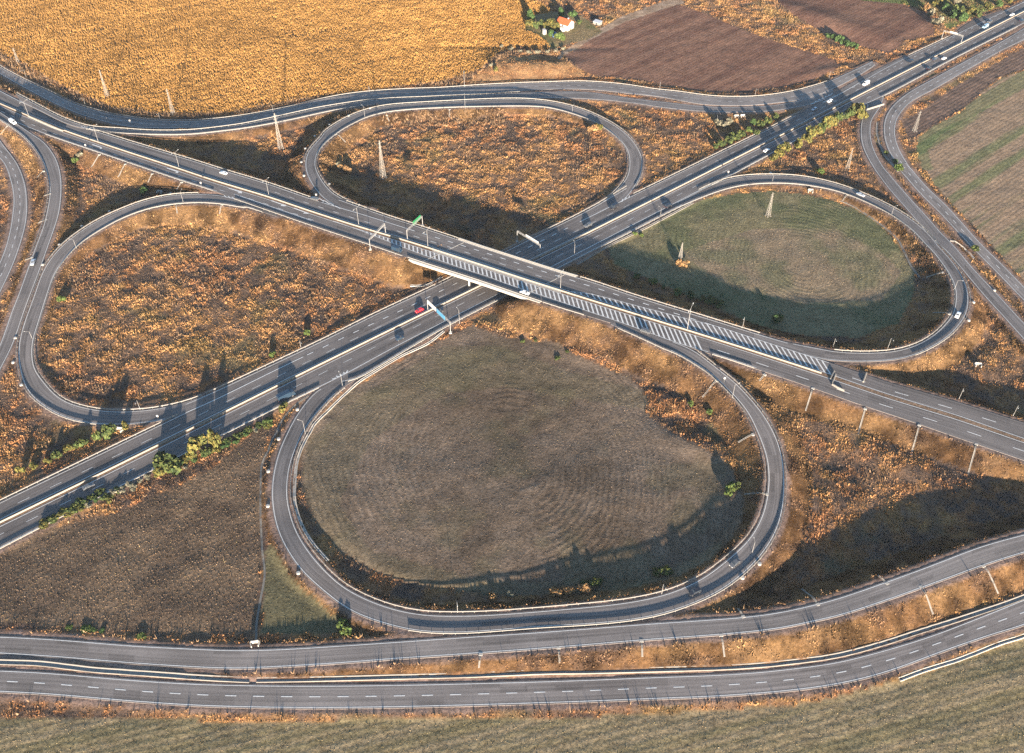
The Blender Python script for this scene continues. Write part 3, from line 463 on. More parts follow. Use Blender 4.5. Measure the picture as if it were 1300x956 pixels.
# bare earth verge next to the asphalt
sh = sstep(2.6, 1.4, DR+.8*(nB-.5)); ALB = mix(ALB, mix(np.broadcast_to(C(.27, .185, .145), XX.shape+(3,)), C(.20, .14, .11), tB), sh*.9)
FLD = np.zeros(XX.shape, bool)
for k in ('plough1', 'plough2', 'ploughE', 'green', 'fieldS', 'fieldE', 'fieldSW', 'fieldT', 'fieldSE', 'track', 'yard'): FLD |= ZN[k]
FLD2 = FLD | ZN['corn']
Z = np.where(FLD2 & (DR > 6) & (Lb < -.2), Z-.6*rough*sstep(1.5, 6, DR), Z)
Z = Z+.95*np.where(ZN['fieldS'], sstep(7, 15, DR), 0)*sstep(540, 640, PYg)
# extend with a coarse rim to the horizon
rim = np.array([12, 30, 70, 160, 400, 1000, 2500, 6000, 15000.])
ax_x = np.concatenate([GX0-rim[::-1], gx, gx[-1]+rim]); ax_y = np.concatenate([GY0-rim[::-1], gy, gy[-1]+rim]); k = len(rim)
def pad(a): return np.pad(a, [(k, k), (k, k)]+[(0, 0)]*(a.ndim-2), mode='edge')
X2, Y2 = np.meshgrid(ax_x, ax_y); Z2 = pad(Z); A2 = pad(ALB); W2 = pad(roww); P2 = pad(rowp)
outm = (X2 < GX0-20) | (X2 > gx[-1]+20) | (Y2 < GY0-20) | (Y2 > gy[-1]+20); Z2[outm] = -.6
A2[outm] = A2[outm]*.4+C(.26, .17, .09)*.6; W2[outm] = 0
ny, nx = X2.shape; idx = np.arange(nx*ny).reshape(ny, nx)
Fq = np.stack([idx[:-1, :-1], idx[:-1, 1:], idx[1:, 1:], idx[1:, :-1]], -1).reshape(-1, 4)
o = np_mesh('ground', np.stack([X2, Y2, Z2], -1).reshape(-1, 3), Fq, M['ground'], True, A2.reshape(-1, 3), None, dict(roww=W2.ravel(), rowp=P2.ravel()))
tag(o, 'dry autumn grassland and farm fields under the whole interchange', 'ground', kind='structure')

# ------------------------------------------------------------------ road surfaces
def ribbon(name, L, R, mat, z, margin=.45, thick=.0, u0=0):
    t = (R-L)[:, :2]; w = np.linalg.norm(t, axis=1)[:, None]+1e-9; t = t/w
    A = L.copy(); B = R.copy(); A[:, :2] -= t*margin; B[:, :2] += t*margin; A[:, 2] += z; B[:, 2] += z
    c = (A+B)/2; s = np.concatenate([[0], np.cumsum(np.linalg.norm(np.diff(c[:, :2], axis=0), axis=1))]); n = len(A)
    Cc = (A+B)/2
    V = np.stack([A, Cc, B], 1).reshape(-1, 3); wv = np.linalg.norm((B-A)[:, :2], axis=1)
    uv = np.stack([np.stack([np.zeros(n), s], 1), np.stack([wv/2, s], 1), np.stack([wv, s], 1)], 1).reshape(-1, 2)
    i = np.arange(n-1)*3; F1 = np.stack([i, i+1, i+4, i+3], 1); F2 = np.stack([i+1, i+2, i+5, i+4], 1); Fq = np.concatenate([F1, F2])
    # face up
    a, b, c_ = V[Fq[0, 0]], V[Fq[0, 1]], V[Fq[0, 2]]
    if np.cross(b-a, c_-a)[2] < 0: Fq = Fq[:, ::-1]
    # curtain down at both edges so nothing shows beneath
    nV = len(V); Ad = A.copy(); Bd = B.copy(); Ad[:, 2] -= .35; Bd[:, 2] -= .35
    V = np.concatenate([V, Ad, Bd]); uv = np.concatenate([uv, np.zeros((2*n, 2))])
    j = np.arange(n-1); F3 = np.stack([j*3, j*3+3, nV+j+1, nV+j], 1); F4 = np.stack([j*3+2, j*3+5, nV+n+j+1, nV+n+j], 1)
    return np_mesh(name, V, np.concatenate([Fq, F3, F4]), mat, False, None, uv)
INFO = dict(M1U=('motorway_carriageway', 'far carriageway of the motorway crossing from lower left to upper right', 'road'),
 M1L=('motorway_carriageway', 'near carriageway of the motorway crossing from lower left to upper right', 'road'),
 M1auxU=('merging_lane', 'weaving lane on the far side of the motorway, passing under the bridge', 'road'),
 M1auxL=('merging_lane', 'weaving lane on the near side of the motorway, passing under the bridge', 'road'),
 M1auxN=('merging_lane', 'short merging lane at the upper right of the motorway', 'road'),
 layby=('parking_bay', 'bulging lay-by on the far edge of the motorway near the upper right corner', 'road'),
 M2U=('highway_carriageway', 'far carriageway of the highway that crosses the bridge', 'road'),
 M2L=('highway_carriageway', 'near carriageway of the highway that crosses the bridge, beside the striped area', 'road'),
 M2auxU=('merging_lane', 'weaving lane along the far side of the bridge highway', 'road'),
 loopW=('loop_ramp', 'left loop ramp of the cloverleaf', 'road'), loopN=('loop_ramp', 'upper loop ramp of the cloverleaf', 'road'),
 loopE=('loop_ramp', 'right loop ramp of the cloverleaf', 'road'), loopS=('loop_ramp', 'bottom loop ramp of the cloverleaf, the largest one', 'road'),
 rampNW=('slip_road', 'narrow slip road along the top between side road and upper loop', 'road'),
 sideN=('side_road', 'two-lane side road along the edge of the golden corn field', 'road'),
 rampW=('slip_road', 'slip road curving down the left edge beside the left loop', 'road'),
 sideW=('side_road', 'two-lane side road curving at the far left edge', 'road'),
 rampE=('slip_road', 'closed slip road curving down the right side behind a concrete barrier', 'road'),
 sideE=('side_road', 'two-lane side road at the right beside the green field', 'road'),
 rampS=('slip_road', 'slip road along the bottom just below the bottom loop', 'road'),
 sideS=('side_road', 'dashed two-lane side road along the very bottom', 'road'))
for nm, r in ROADS.items():
    if r.k.get('mat') is None: continue
    n_, lab, cat = INFO[nm]
    tag(ribbon(n_, r.L, r.R, M[r.k['mat']], r.k['z']), lab, cat, kind='structure')
# ------------------------------------------------------------------ painted markings
class Marks:
    def __init__(s): s.v = []; s.f = []
    def strip(s, pts, w):
        pts = np.asarray(pts)
        if len(pts) < 2: return
        t = np.gradient(pts[:, :2], axis=0); t /= np.linalg.norm(t, axis=1)[:, None]+1e-9; n = np.stack([-t[:, 1], t[:, 0]], 1)
        w = np.broadcast_to(w, (len(pts),)); b = len(s.v)
        for p, q, ww in zip(pts, n, w):
            s.v.append((p[0]+q[0]*ww/2, p[1]+q[1]*ww/2, p[2])); s.v.append((p[0]-q[0]*ww/2, p[1]-q[1]*ww/2, p[2]))
        for i in range(len(pts)-1): s.f.append((b+2*i+1, b+2*i+3, b+2*i+2, b+2*i))
    def poly(s, pts):
        b = len(s.v); s.v += [tuple(p) for p in pts]; s.f.append(tuple(range(b, b+len(pts))))
    def build(s, name, mat):
        me = bpy.data.meshes.new(name); me.from_pydata(s.v, [], s.f); me.materials.append(mat); me.update()
        o = bpy.data.objects.new(name, me); COL.objects.link(o); return o
def at_s(r, arr, s):
    return np.stack([np.interp(s, r.s, arr[:, k]) for k in range(3)], 1)
def lane_pts(r, side, off, s0, s1, z=.075, step=2.0):
    """side 'L'/'R' + offset in metres inwards, or 'F' + fraction"""
    s = np.linspace(s0, s1, max(int((s1-s0)/step)+1, 2))
    if side == 'F': p = at_s(r, r.L*(1-off)+r.R*off, s)
    else:
        E, nE = (r.L, r.nL) if side == 'L' else (r.R, r.nR)
        Q = E.copy(); Q[:, :2] -= nE*off; p = at_s(r, Q, s)
    p[:, 2] += z; return p
MK = Marks()
def s_at_x(r, x):   # arc length where the road's centre passes photo column x
    px, _ = proj(r.C); o_ = np.argsort(px); return float(np.interp(x, px[o_], r.s[o_]))
def line(nm, side, off, a=0.0, b=1.0, dash=None, w=.24, z=.03, xs=None):
    r = ROADS[nm]; s0, s1 = a*r.len, b*r.len
    if xs: s0, s1 = sorted((s_at_x(r, xs[0]), s_at_x(r, xs[1])))
    z = r.k.get('z', .05)+z
    if dash is None: MK.strip(lane_pts(r, side, off, s0, s1, z), w); return
    on, gap = dash; s = s0
    while s+on < s1: MK.strip(lane_pts(r, side, off, s, s+on, z), w); s += on+gap
line('M1U', 'R', .5, w=.3); line('M1L', 'L', .5, w=.3)
line('M1L', 'R', .1, w=.34)
line('M1U', 'L', .2, xs=(-60, 236), w=.28); line('M1U', 'L', 0, xs=(236, 385), w=.4); line('M1U', 'L', 0, xs=(390, 735), dash=(3, 5), w=.42); line('M1U', 'L', 0, xs=(736, 800), w=.4)
line('M1U', 'L', .2, xs=(800, 1010), w=.28); line('M1U', 'L', 0, xs=(1045, 1091), w=.42); line('M1U', 'L', .3, xs=(1092, 1360), w=.28)
line('M1U', 'R', 4.3, dash=(4.5, 8), w=.22); line('M1L', 'L', 4.3, dash=(4.5, 8), w=.22)
line('M1U', 'R', 7.9, xs=(1095, 1360), dash=(3, 5), w=.3)
line('M1auxU', 'L', .3, w=.28); line('M1auxL', 'R', .3, w=.28)
line('M2U', 'R', .4, w=.3); line('M2L', 'L', .4, w=.3); line('M2L', 'R', .3, xs=(165, 275), w=.28); line('M2L', 'R', 3.0, xs=(300, 391), w=.4)
line('M2L', 'R', .1, xs=(-60, 160), w=.34); line('M2L', 'R', .3, xs=(905, 960), w=.28)
line('M2U', 'L', .1, xs=(-60, 101), w=.34); line('M2U', 'L', .3, xs=(112, 405), w=.3); line('M2U', 'L', 0, xs=(408, 518), w=.36); line('M2U', 'L', 0, xs=(520, 910), dash=(3, 4.5), w=.45)
line('M2U', 'R', 4.2, xs=(-60, 700), dash=(3.5, 6.5), w=.3); line('M2L', 'L', 4.2, xs=(-60, 420), dash=(3.5, 6.5), w=.3)
line('M2L', 'L', 5.2, xs=(915, 1360), dash=(5.5, 12), w=.34); line('M2U', 'L', 4.4, xs=(1085, 1360), dash=(5.5, 12), w=.34)
line('M2auxU', 'L', .2, w=.28)
for nm in ('loopW', 'loopN', 'loopE'):
    line(nm, 'L', .1, .05, .95); line(nm, 'R', .1, .05, .95)
line('loopS', 'L', .1, .03, .93); line('loopS', 'R', .1, .03, .93)
for nm in ('rampNW', 'rampW', 'rampE', 'rampS', 'sideN', 'sideW', 'sideE', 'sideS'):
    line(nm, 'L', .1, w=.25 if nm in ('rampS', 'sideS') else .21); line(nm, 'R', .1, w=.25 if nm in ('rampS', 'sideS') else .21)
line('sideN', 'F', .5, dash=(2.5, 4.5), w=.26); line('sideW', 'F', .48, dash=(3, 5), w=.3); line('sideE', 'F', .5, dash=(3, 5), w=.3); line('sideS', 'F', .5, dash=(3.6, 5.5), w=.34)
# hatched closed lanes on the highway
def hatch(bars, hf):
    for (x0, y0, x1, y1, w) in bars:
        a = P(x0, y0, hf(x0))+[0, 0, .082]; b = P(x1, y1, hf(x1))+[0, 0, .082]; MK.strip([a, b], w)
bars = []
ybL = [(423, 280.6), (451, 290), (479, 301), (507, 312.3), (539, 324.4), (564, 332.7), (600, 345.5), (615, 349), (638, 358.8), (676, 371.2), (714, 383.8), (752, 397.2), (775, 404.5), (813.5, 418.5), (851.5, 432.5), (879.5, 441.5), (900, 447)]
ybU = [(716, 369.5), (750, 372.6), (800.8, 386.4), (858, 401.2), (915, 415.6), (957, 429.6), (1014, 448), (1046, 458.6), (1056, 462)]
LiX, LiY = zip(*M2_Li); UiX, UiY = zip(*M2_Ui)
x = 424.0
while x < 893:
    t = np.interp(x, [430, 640, 800, 890], [0, .22, .36, .5]); yt = np.interp(x, LiX, LiY)+.8
    xb = x; 
    for _ in range(4): xb = x+t*(np.interp(xb, *zip(*ybL))-yt)
    yb = np.interp(xb, *zip(*ybL))
    if xb < 896: bars.append((x, yt, xb, yb, .66))
    x += np.interp(x, [430, 640, 890], [5.2, 5.6, 6.6])
x = 722.0
while x < 1046:
    yt = np.interp(x, *zip(*ybU)); xb = x
    for _ in range(5): xb = x+.64*(np.interp(xb, UiX, UiY)-1.2-yt)
    bars.append((x, yt, xb, np.interp(xb, UiX, UiY)-1.2, .6)); x += 7.3
hatch(bars, lambda q: float(hM2s(q)))
for yb, w in ((ybL, .28), (ybU, .28)):
    xs = np.arange(yb[0][0], yb[-1][0], 4); MK.strip(P(xs, smooth1(np.interp(xs, *zip(*yb)), 3), hM2s(xs))+[0, 0, .086], w)
# lane arrows, gore chevrons
def arrow(px, py, r, k=1.0, turn=.0, flip=1):
    s = s_at_x(r, px); c = P(px, py, float(hM2s(px))); i = int(np.argmin(abs(r.s-s))); t = r.t[i]*flip; n = np.array([-t[1], t[0]])
    pts = [(-3.2, -.22), (1.2, -.22), (1.2, -.9), (3.4, 0), (1.2, .9), (1.2, .22), (-3.2, .22)]
    MK.poly([(c[0]+(t[0]*a+n[0]*b)*k, c[1]+(t[1]*a+n[1]*b)*k, c[2]+.09) for a, b in pts])
for px, py in ((125.6, 186.4), (221.3, 216.6), (300.3, 242.2), (354.6, 258.4), (383.2, 267.9)): arrow(px, py, ROADS['M2L'], 1.7)
def chev(pts, h, w=.55):
    q = np.array([P(a, b, h) for a, b in pts]); q[:, 2] += .09; MK.strip(q, w)
for i in range(6): chev([(1029+4.2*i, 132.4-2.0*i), (1033.5+4.2*i, 131.2-2.1*i), (1036+4.2*i, 128.2-2.0*i)], .25, .45)
for i in range(3): chev([(786.5+4.2*i, 256.8-2.3*i), (790+4.2*i, 255.6-2.2*i), (790.5+4.2*i, 252.8-2.2*i)], .25, .5)
for i in range(4): chev([(284.5+5*i, 248+1.0*i), (287.5+5*i, 250.6+1.0*i), (291+5*i, 250.4+1.0*i)], 6.3, .5)
for i in range(4): chev([(403+7*i, 251+3.4*i), (406.5+7*i, 252.6+3.2*i), (411+7*i, 256+3.0*i)], 7.0, .5)
for i in range(4): chev([(421.5+4.5*i, 481.5-2.0*i), (426+4.5*i, 480-2.2*i), (428+4.5*i, 477-2.2*i)], .25, .5)
for i in range(4): chev([(103+4*i, 160.2+.7*i), (106+4*i, 162.2+.6*i), (109+4*i, 161.6+.5*i)], 4.9, .4)
o = MK.build('road_markings', M['paint']); tag(o, 'white painted edge lines, dashes, arrows and striped areas on all roads', 'road markings', kind='structure')
# ------------------------------------------------------------------ bridge
br = tag(empty('road_bridge', P(604, 345, 0)), 'pale concrete bridge carrying the striped highway over the motorway', 'bridge')
br0 = Vector(br.location)
def keep(o_, parent):                       # parent without moving
    o_.parent = parent; o_.location = -Vector(parent.location); return o_
def edge_line(nm, side, off, xa, xb, n, z=0.0):
    r = ROADS[nm]; sa, sb = s_at_x(r, xa), s_at_x(r, xb)
    E_, nE = (r.L, r.nL) if side == 'L' else (r.R, r.nR); Q = E_.copy(); Q[:, :2] += nE*off
    p = at_s(r, Q, np.linspace(sa, sb, n)); p[:, 2] += z; return p
def s_px(r, px, py):
    qx, qy = proj(r.C); return float(r.s[int(np.argmin((qx-px)**2+(qy-py)**2))])
NB = 24
def edge_px(nm, side, off, ex0, ex1, n):     # range chosen by the photo column of the edge itself
    r = ROADS[nm]; E_, nE = (r.L, r.nL) if side == 'L' else (r.R, r.nR); qx, _ = proj(E_)
    o_ = np.argsort(qx); sa, sb = np.interp([ex0, ex1], qx[o_], r.s[o_]); Q = E_.copy(); Q[:, :2] += nE*off
    return at_s(r, Q, np.linspace(sa, sb, n))
near = edge_px('M2L', 'R', .3, 521, 687, NB); far = edge_px('M2auxU', 'L', .3, 581, 731, NB)
def slab(name, A, B, z0, z1, mat, parent=br):
    """solid between polylines A and B, from A.z+z0 down to A.z+z1"""
    n = len(A); V = []
    for a, b in zip(A, B): V += [(a[0], a[1], a[2]+z0), (b[0], b[1], b[2]+z0), (b[0], b[1], b[2]+z1), (a[0], a[1], a[2]+z1)]
    Fs = []
    for i in range(n-1):
        for k_ in range(4): Fs.append((4*i+k_, 4*i+(k_+1) % 4, 4*i+4+(k_+1) % 4, 4*i+4+k_))
    Fs += [(0, 3, 2, 1), (4*n-4, 4*n-3, 4*n-2, 4*n-1)]
    mb = MB(); mb.add(V, Fs); o_ = mb.build(name, mat); keep(o_, parent) if parent else None
    bm = bmesh.new(); bm.from_mesh(o_.data); bmesh.ops.recalc_face_normals(bm, faces=bm.faces); bm.to_mesh(o_.data); bm.free(); return o_
slab('deck', near, far, -.02, -1.15, M['conc'])
near2 = edge_px('M2L', 'R', 1.7, 521, 687, NB); far2 = edge_px('M2auxU', 'L', 1.9, 581, 731, NB)
slab('kerb', near2, near, .22, -1.25, M['concw']); slab('kerb', far, far2, .22, -1.25, M['concw'])
mA = edge_px('M2med', 'L', -.15, 549, 712, NB); mB_ = edge_px('M2med', 'R', -.15, 549, 712, NB); slab('median_strip', mA, mB_, .14, .0, M['concw'])
for k_ in range(7):
    f = (k_+.6)/7; A_ = near*(1-f)+far*f; d_ = (far-near)/np.linalg.norm(far-near, axis=1)[:, None]*.35; slab('girder', A_-d_, A_+d_, -1.15, -1.75, M['conc'])
ax0 = P(0, 0, 0)
# pier in the motorway median
tn = (near+far)/2
cn = min(range(NB), key=lambda i: abs(dM1(near[i]))); cf = min(range(NB), key=lambda i: abs(dM1(far[i])))
pa, pb = near[cn], far[cf]; dv = (pb-pa); Lp_ = np.linalg.norm(dv[:2]); dv = dv/Lp_; mb = MB()
ang = math.atan2(dv[1], dv[0]); mid = (pa+pb)/2
mb.box((mid[0]-br0.x, mid[1]-br0.y, mid[2]-2.15), (Lp_*.97, 1.5, .8), ang); mb.build('pier_cap', M['concw'], br, bevel=.05)
for i in range(5):
    q = pa+dv*(Lp_*(.08+.21*i)); mb = MB(); mb.bar((q[0]-br0.x, q[1]-br0.y, -.4), (q[0]-br0.x, q[1]-br0.y, q[2]-2.5), .5, .5, 14); mb.build('column', M['concw'], br)
for e_ in (0, NB-1):
    pa, pb = near2[e_], far2[e_]; d_ = pb-pa; L_ = np.linalg.norm(d_[:2]); mb = MB(); mid = (pa+pb)/2
    sgn = 1 if e_ == 0 else -1; tt = (tn[1]-tn[0]) if e_ == 0 else (tn[-2]-tn[-1]); tt = tt/np.linalg.norm(tt)
    mb.box((mid[0]+tt[0]*.6-br0.x, mid[1]+tt[1]*.6-br0.y, mid[2]-3.0), (L_, 1.6, 3.6), math.atan2(d_[1], d_[0])); mb.build('abutment', M['conc'], br)
# joints across the deck
for a, b in (((588.5, 308), (533.5, 333.5)), ((716.8, 348.5), (671.5, 372))):
    a_ = P(*a, float(hM2s(a[0])))+[0, 0, .1]; b_ = P(*b, float(hM2s(b[0])))+[0, 0, .1]; d_ = b_-a_; L_ = np.linalg.norm(d_); mb = MB(); m_ = (a_+b_)/2
    q0 = a_-br0; q1 = b_-br0; n_ = np.array([-d_[1], d_[0], 0])/L_*.22
    mb.add([q0-n_, q0+n_, q1+n_, q1-n_]+[x_-np.array([0, 0, .12]) for x_ in (q0-n_, q0+n_, q1+n_, q1-n_)], [(0, 1, 2, 3), (7, 6, 5, 4), (0, 4, 5, 1), (1, 5, 6, 2), (2, 6, 7, 3), (3, 7, 4, 0)]); mb.build('expansion_joint', M['concw'], br)

# ------------------------------------------------------------------ guard rails and barriers
def rail(pts, label, group='steel guard rails', post=4.0, mat='steel', lo=.42, hi=.80):
    pts = np.asarray(pts); s = np.concatenate([[0], np.cumsum(np.linalg.norm(np.diff(pts[:, :2], axis=0), axis=1))])
    n = max(int(s[-1]/2.5)+1, 2); ss = np.linspace(0, s[-1], n); p = np.stack([np.interp(ss, s, pts[:, k]) for k in range(3)], 1)
    t = np.gradient(p[:, :2], axis=0); t /= np.linalg.norm(t, axis=1)[:, None]+1e-9; nn = np.stack([-t[:, 1], t[:, 0]], 1)
    o_ = p[0].copy(); root = Vector(o_); mb = MB(); V = []; w = .07
    prof = [(-w, lo), (-w*.2, (lo+hi)/2-.06), (-w, hi), (w, hi), (w*.2, (lo+hi)/2+.06), (w, lo)]; prof = [(-w, lo), (-w, hi), (w, hi), (w, lo)]
    for q, m_ in zip(p-o_, nn):
        for a, z in prof: V.append((q[0]+m_[0]*a, q[1]+m_[1]*a, q[2]+z))
    Fs = []; K = len(prof)
    for i in range(n-1):
        for k_ in range(K): Fs.append((K*i+k_, K*i+(k_+1) % K, K*i+K+(k_+1) % K, K*i+K+k_))
    Fs += [tuple(range(K)), tuple(range(K*n-1, K*n-K-1, -1))]
    mb.add(V, Fs); x = 0.0
    while x < s[-1]:
        q = [np.interp(x, s, pts[:, k]) for k in range(3)]-o_; i = min(int(x/2.5), n-1)
        mb.box((q[0], q[1], q[2]+lo/2+.15), (.16, .16, lo+.6), math.atan2(t[i][1], t[i][0])); x += post
    ob = mb.build('guard_rail', M[mat]); ob.location = root; return tag(ob, label, 'guard rail', group)
def rl(nm, side, off, label, xs=None, ab=None, px=None):
    r = ROADS[nm]
    if px: s0, s1 = sorted((s_px(r, *px[0]), s_px(r, *px[1])))
    elif xs: s0, s1 = sorted((s_at_x(r, xs[0]), s_at_x(r, xs[1])))
    else: s0, s1 = [q*r.len for q in (ab or (0, 1))]
    E_, nE = (r.L, r.nL) if side == 'L' else (r.R, r.nR); Q = E_.copy(); Q[:, :2] += nE*off
    p = at_s(r, Q, np.linspace(s0, s1, max(int((s1-s0)/2), 2))); return rail(p, label)
rl('M1U', 'L', .9, "steel rail on the motorway's far edge from lower left to the left loop", xs=(-60, 228))
rl('M1auxU', 'L', .9, 'steel rail on the far edge of the motorway between left loop and upper loop', px=[(262, 506), (798, 245)])
rl('M1U', 'L', .9, "steel rail on the motorway's far edge beside the dense green bushes", xs=(806, 1022))
rl('M1U', 'L', .9, 'steel rail on the far edge of the motorway in the upper right corner', xs=(1155, 1205))
rl('M1L', 'R', .9, 'steel rail on the near edge of the motorway at lower left, beside the bushes', xs=(-60, 404))
rl('M1auxL', 'R', .9, 'steel rail on the near edge of the motorway passing under the bridge', xs=(442, 868))
rl('M1L', 'R', .9, 'steel rail on the near edge of the motorway above the right loop', xs=(902, 1092))
rl('M1L', 'R', .9, 'steel rail between motorway and side road at upper right', xs=(1118, 1290))
rl('rampNW', 'L', .9, 'long steel rail between the side road and the narrow slip road at the top', ab=(0.0, .62))
rl('rampNW', 'R', .8, 'steel rail on the near edge of the narrow slip road at the top', ab=(.13, .52))
rl('sideN', 'L', .9, 'steel rail between the side road and the corn field', ab=(0, .93))
rl('M2U', 'L', .9, "steel rail on the highway's far edge from narrow slip road to upper loop", xs=(118, 398))
rl('M2auxU', 'L', .9, 'steel rail between upper loop and bridge on the far highway edge', px=[(440, 262), (578, 308)])
rl('M2auxU', 'L', .9, 'steel rail right of the bridge on the far highway edge', px=[(738, 355), (965, 428)])
rl('M2L', 'R', .9, 'steel rail on the near edge of the highway at upper left', xs=(60, 272))
rl('M2L', 'R', 1.1, 'steel rail on the near edge of the highway from the left loop to the bridge', xs=(300, 512))
rl('M2L', 'R', .9, 'short steel rail beside the gore where the bottom loop leaves the highway', xs=(905, 958))
rl('loopW', 'L', .9, 'steel rail on the outer side of the left loop', ab=(.16, .90))
rl('loopW', 'R', .9, 'steel rail on the inner side of the left loop', ab=(.03, 1))
rl('loopN', 'L', .9, 'steel rail on the outer side of the upper loop', ab=(.17, .90))
rl('loopN', 'R', .9, 'steel rail on the inner side of the upper loop', ab=(.03, .97))
rl('loopE', 'L', .9, 'steel rail on the outer side of the right loop', ab=(.10, .80))
rl('loopE', 'R', .9, 'steel rail on the inner side of the right loop', ab=(.03, .90))
rl('loopS', 'R', 1.4, 'steel rail on the inner side of the bottom loop', ab=(.02, .99))
rl('loopS', 'L', .8, 'steel rail on the outer side of the bottom loop, starting near the bottom road', px=[(520, 795), (880, 450)])
rl('rampW', 'L', .9, 'steel rail on the left side of the slip road at the left edge', ab=(.05, .62))
bn = edge_px('M2L', 'R', .75, 519, 689, 40); bf = edge_px('M2auxU', 'L', .75, 579, 733, 40)
rail(bn, 'steel rail on the near side of the bridge'); rail(bf, 'steel rail on the far side of the bridge')
rail(edge_px('M2L', 'R', .9, 691, 742, 30), 'steel rail on the near edge of the highway just right of the bridge')
def barrier(pts, label, h=.8, wb=.2, wt=.08, name='concrete_barrier', mat='conc', cat='concrete barrier', group=None):
    pts = np.asarray(pts, float); n = len(pts); t = np.gradient(pts[:, :2], axis=0); t /= np.linalg.norm(t, axis=1)[:, None]+1e-9; nn = np.stack([-t[:, 1], t[:, 0]], 1)
    o_ = pts[0].copy(); V = []; prof = [(-wb, 0), (-wb, .12), (-wt*1.3, .35), (-wt, h), (wt, h), (wt*1.3, .35), (wb, .12), (wb, 0)]; K = len(prof)
    for q, m_ in zip(pts-o_, nn):
        for a, z in prof: V.append((q[0]+m_[0]*a, q[1]+m_[1]*a, q[2]+z))
    Fs = [tuple(range(K)), tuple(range(K*n-1, K*n-K-1, -1))]
    for i in range(n-1):
        for k_ in range(K): Fs.append((K*i+k_, K*i+(k_+1) % K, K*i+K+(k_+1) % K, K*i+K+k_))
    mb = MB(); mb.add(V, Fs); ob = mb.build(name, M[mat]); ob.location = Vector(o_); return tag(ob, label, cat, group)
r = ROADS['M1med']; barrier(at_s(r, r.C, np.arange(0, r.len, 4)), 'long concrete barrier along the motorway median', .82)
r = ROADS['M2med']; barrier(at_s(r, r.C, np.arange(0, s_at_x(r, 1049), 4)), 'long concrete barrier along the median of the bridge highway', .82)
# dry soil strips in the medians
for nm, lab in (('M1med', 'narrow strip of dry soil in the motorway median'), ('M2med', 'narrow strip of dry soil in the median of the bridge highway')):
    r = ROADS[nm]; s = np.arange(0, r.len, 3); s = s if nm == 'M1med' else s
    A_ = at_s(r, r.L, s); B_ = at_s(r, r.R, s); A_[:, 2] += .105; B_[:, 2] += .105; V = np.stack([A_, B_], 1).reshape(-1, 3); i = np.arange(len(s)-1)*2
    Fq = np.stack([i, i+1, i+3, i+2], 1)
    c_ = np.broadcast_to(C(.20, .135, .09), V.shape)
    if np.cross(V[Fq[0, 1]]-V[Fq[0, 0]], V[Fq[0, 2]]-V[Fq[0, 0]])[2] < 0: Fq = Fq[:, ::-1]
    tag(np_mesh('median_strip', V, Fq, M['ground'], False, c_, None, dict(roww=np.zeros(len(V)), rowp=np.zeros(len(V)))), lab, 'median', kind='structure')
for pts, h, lab in (([(1058.8, 472.3), (1053.8, 482.7)], 5.8, 'short concrete barrier run closing the striped lane, left one of the side-by-side pair'),
                    ([(1060.6, 476.4), (1056.4, 487.5)], 5.8, 'short concrete barrier run closing the striped lane, right one of the side-by-side pair'),
                    ([(1056, 488.9), (1063, 493), (1071.4, 497)], 5.8, 'slanting concrete barrier run in front of the pair at the end of the striped lane'),
                    ([(1099.6, 474.5), (1095.4, 486)], 5.5, 'lone short concrete barrier run standing across the closed highway lanes'),
                    ([(1100.3, 139.8), (1111, 136.5), (1122, 133)], .3, 'concrete barrier run closing the top end of the right-hand slip road'),
                    ([(36, 148), (50, 154.5), (66, 161.5), (80, 166.8)], 5.0, 'bright temporary barrier run in the highway median near the upper left corner')):
    barrier([P(a, b, h+.05) for a, b in pts], lab, 1.0, .38, .2, name='concrete_barrier', group='temporary concrete barriers')

# ------------------------------------------------------------------ drains
def channel(cps, label, w=1.3, hz=.22, mat='conc', cat='drain'):
    P_ = [G(*q) for q in cps]; Q = catmull(np.array([[*p] for p in P_]), max(int(sum((Vector(P_[i+1])-Vector(P_[i])).length for i in range(len(P_)-1))/2.0), 4))
    t = np.gradient(Q[:, :2], axis=0); t /= np.linalg.norm(t, axis=1)[:, None]+1e-9; nn = np.stack([-t[:, 1], t[:, 0]], 1)
    z = gz(Q[:, 0], Q[:, 1]); o_ = np.array([Q[0, 0], Q[0, 1], z[0]]); prof = [(-w/2-.12, -.5), (-w/2-.12, hz), (-w/2+.05, hz), (-w/4, .03), (w/4, .03), (w/2-.05, hz), (w/2+.12, hz), (w/2+.12, -.5)]; K = len(prof); V = []
    for q, m_, zz in zip(Q, nn, z):
        for a, b in prof: V.append((q[0]+m_[0]*a-o_[0], q[1]+m_[1]*a-o_[1], zz-o_[2]+b))
    Fs = []
    for i in range(len(Q)-1):
        for k_ in range(K-1): Fs.append((K*i+k_, K*i+k_+1, K*i+K+k_+1, K*i+K+k_))
    Fs += [tuple(range(K)), tuple(range(K*len(Q)-1, K*len(Q)-K-1, -1))]
    mb = MB(); mb.add(V, Fs); ob = mb.build('drainage_channel', M[mat]); ob.location = Vector(o_)
    tag(ob, label, cat, 'open concrete drainage channels'); return Q
def cpts(k, *a): return [cc(k, *q) for q in a]
CH = []
CH.append(channel([(-40, 838)]+cpts('g7', (0, 478), (400, 492), (700, 527), (1000, 560), (1280, 580))+cpts('g8', (300, 362), (500, 376), (730, 388)), 'wide pale drainage channel between the two bottom roads at lower left', 1.7, .3, 'conc'))
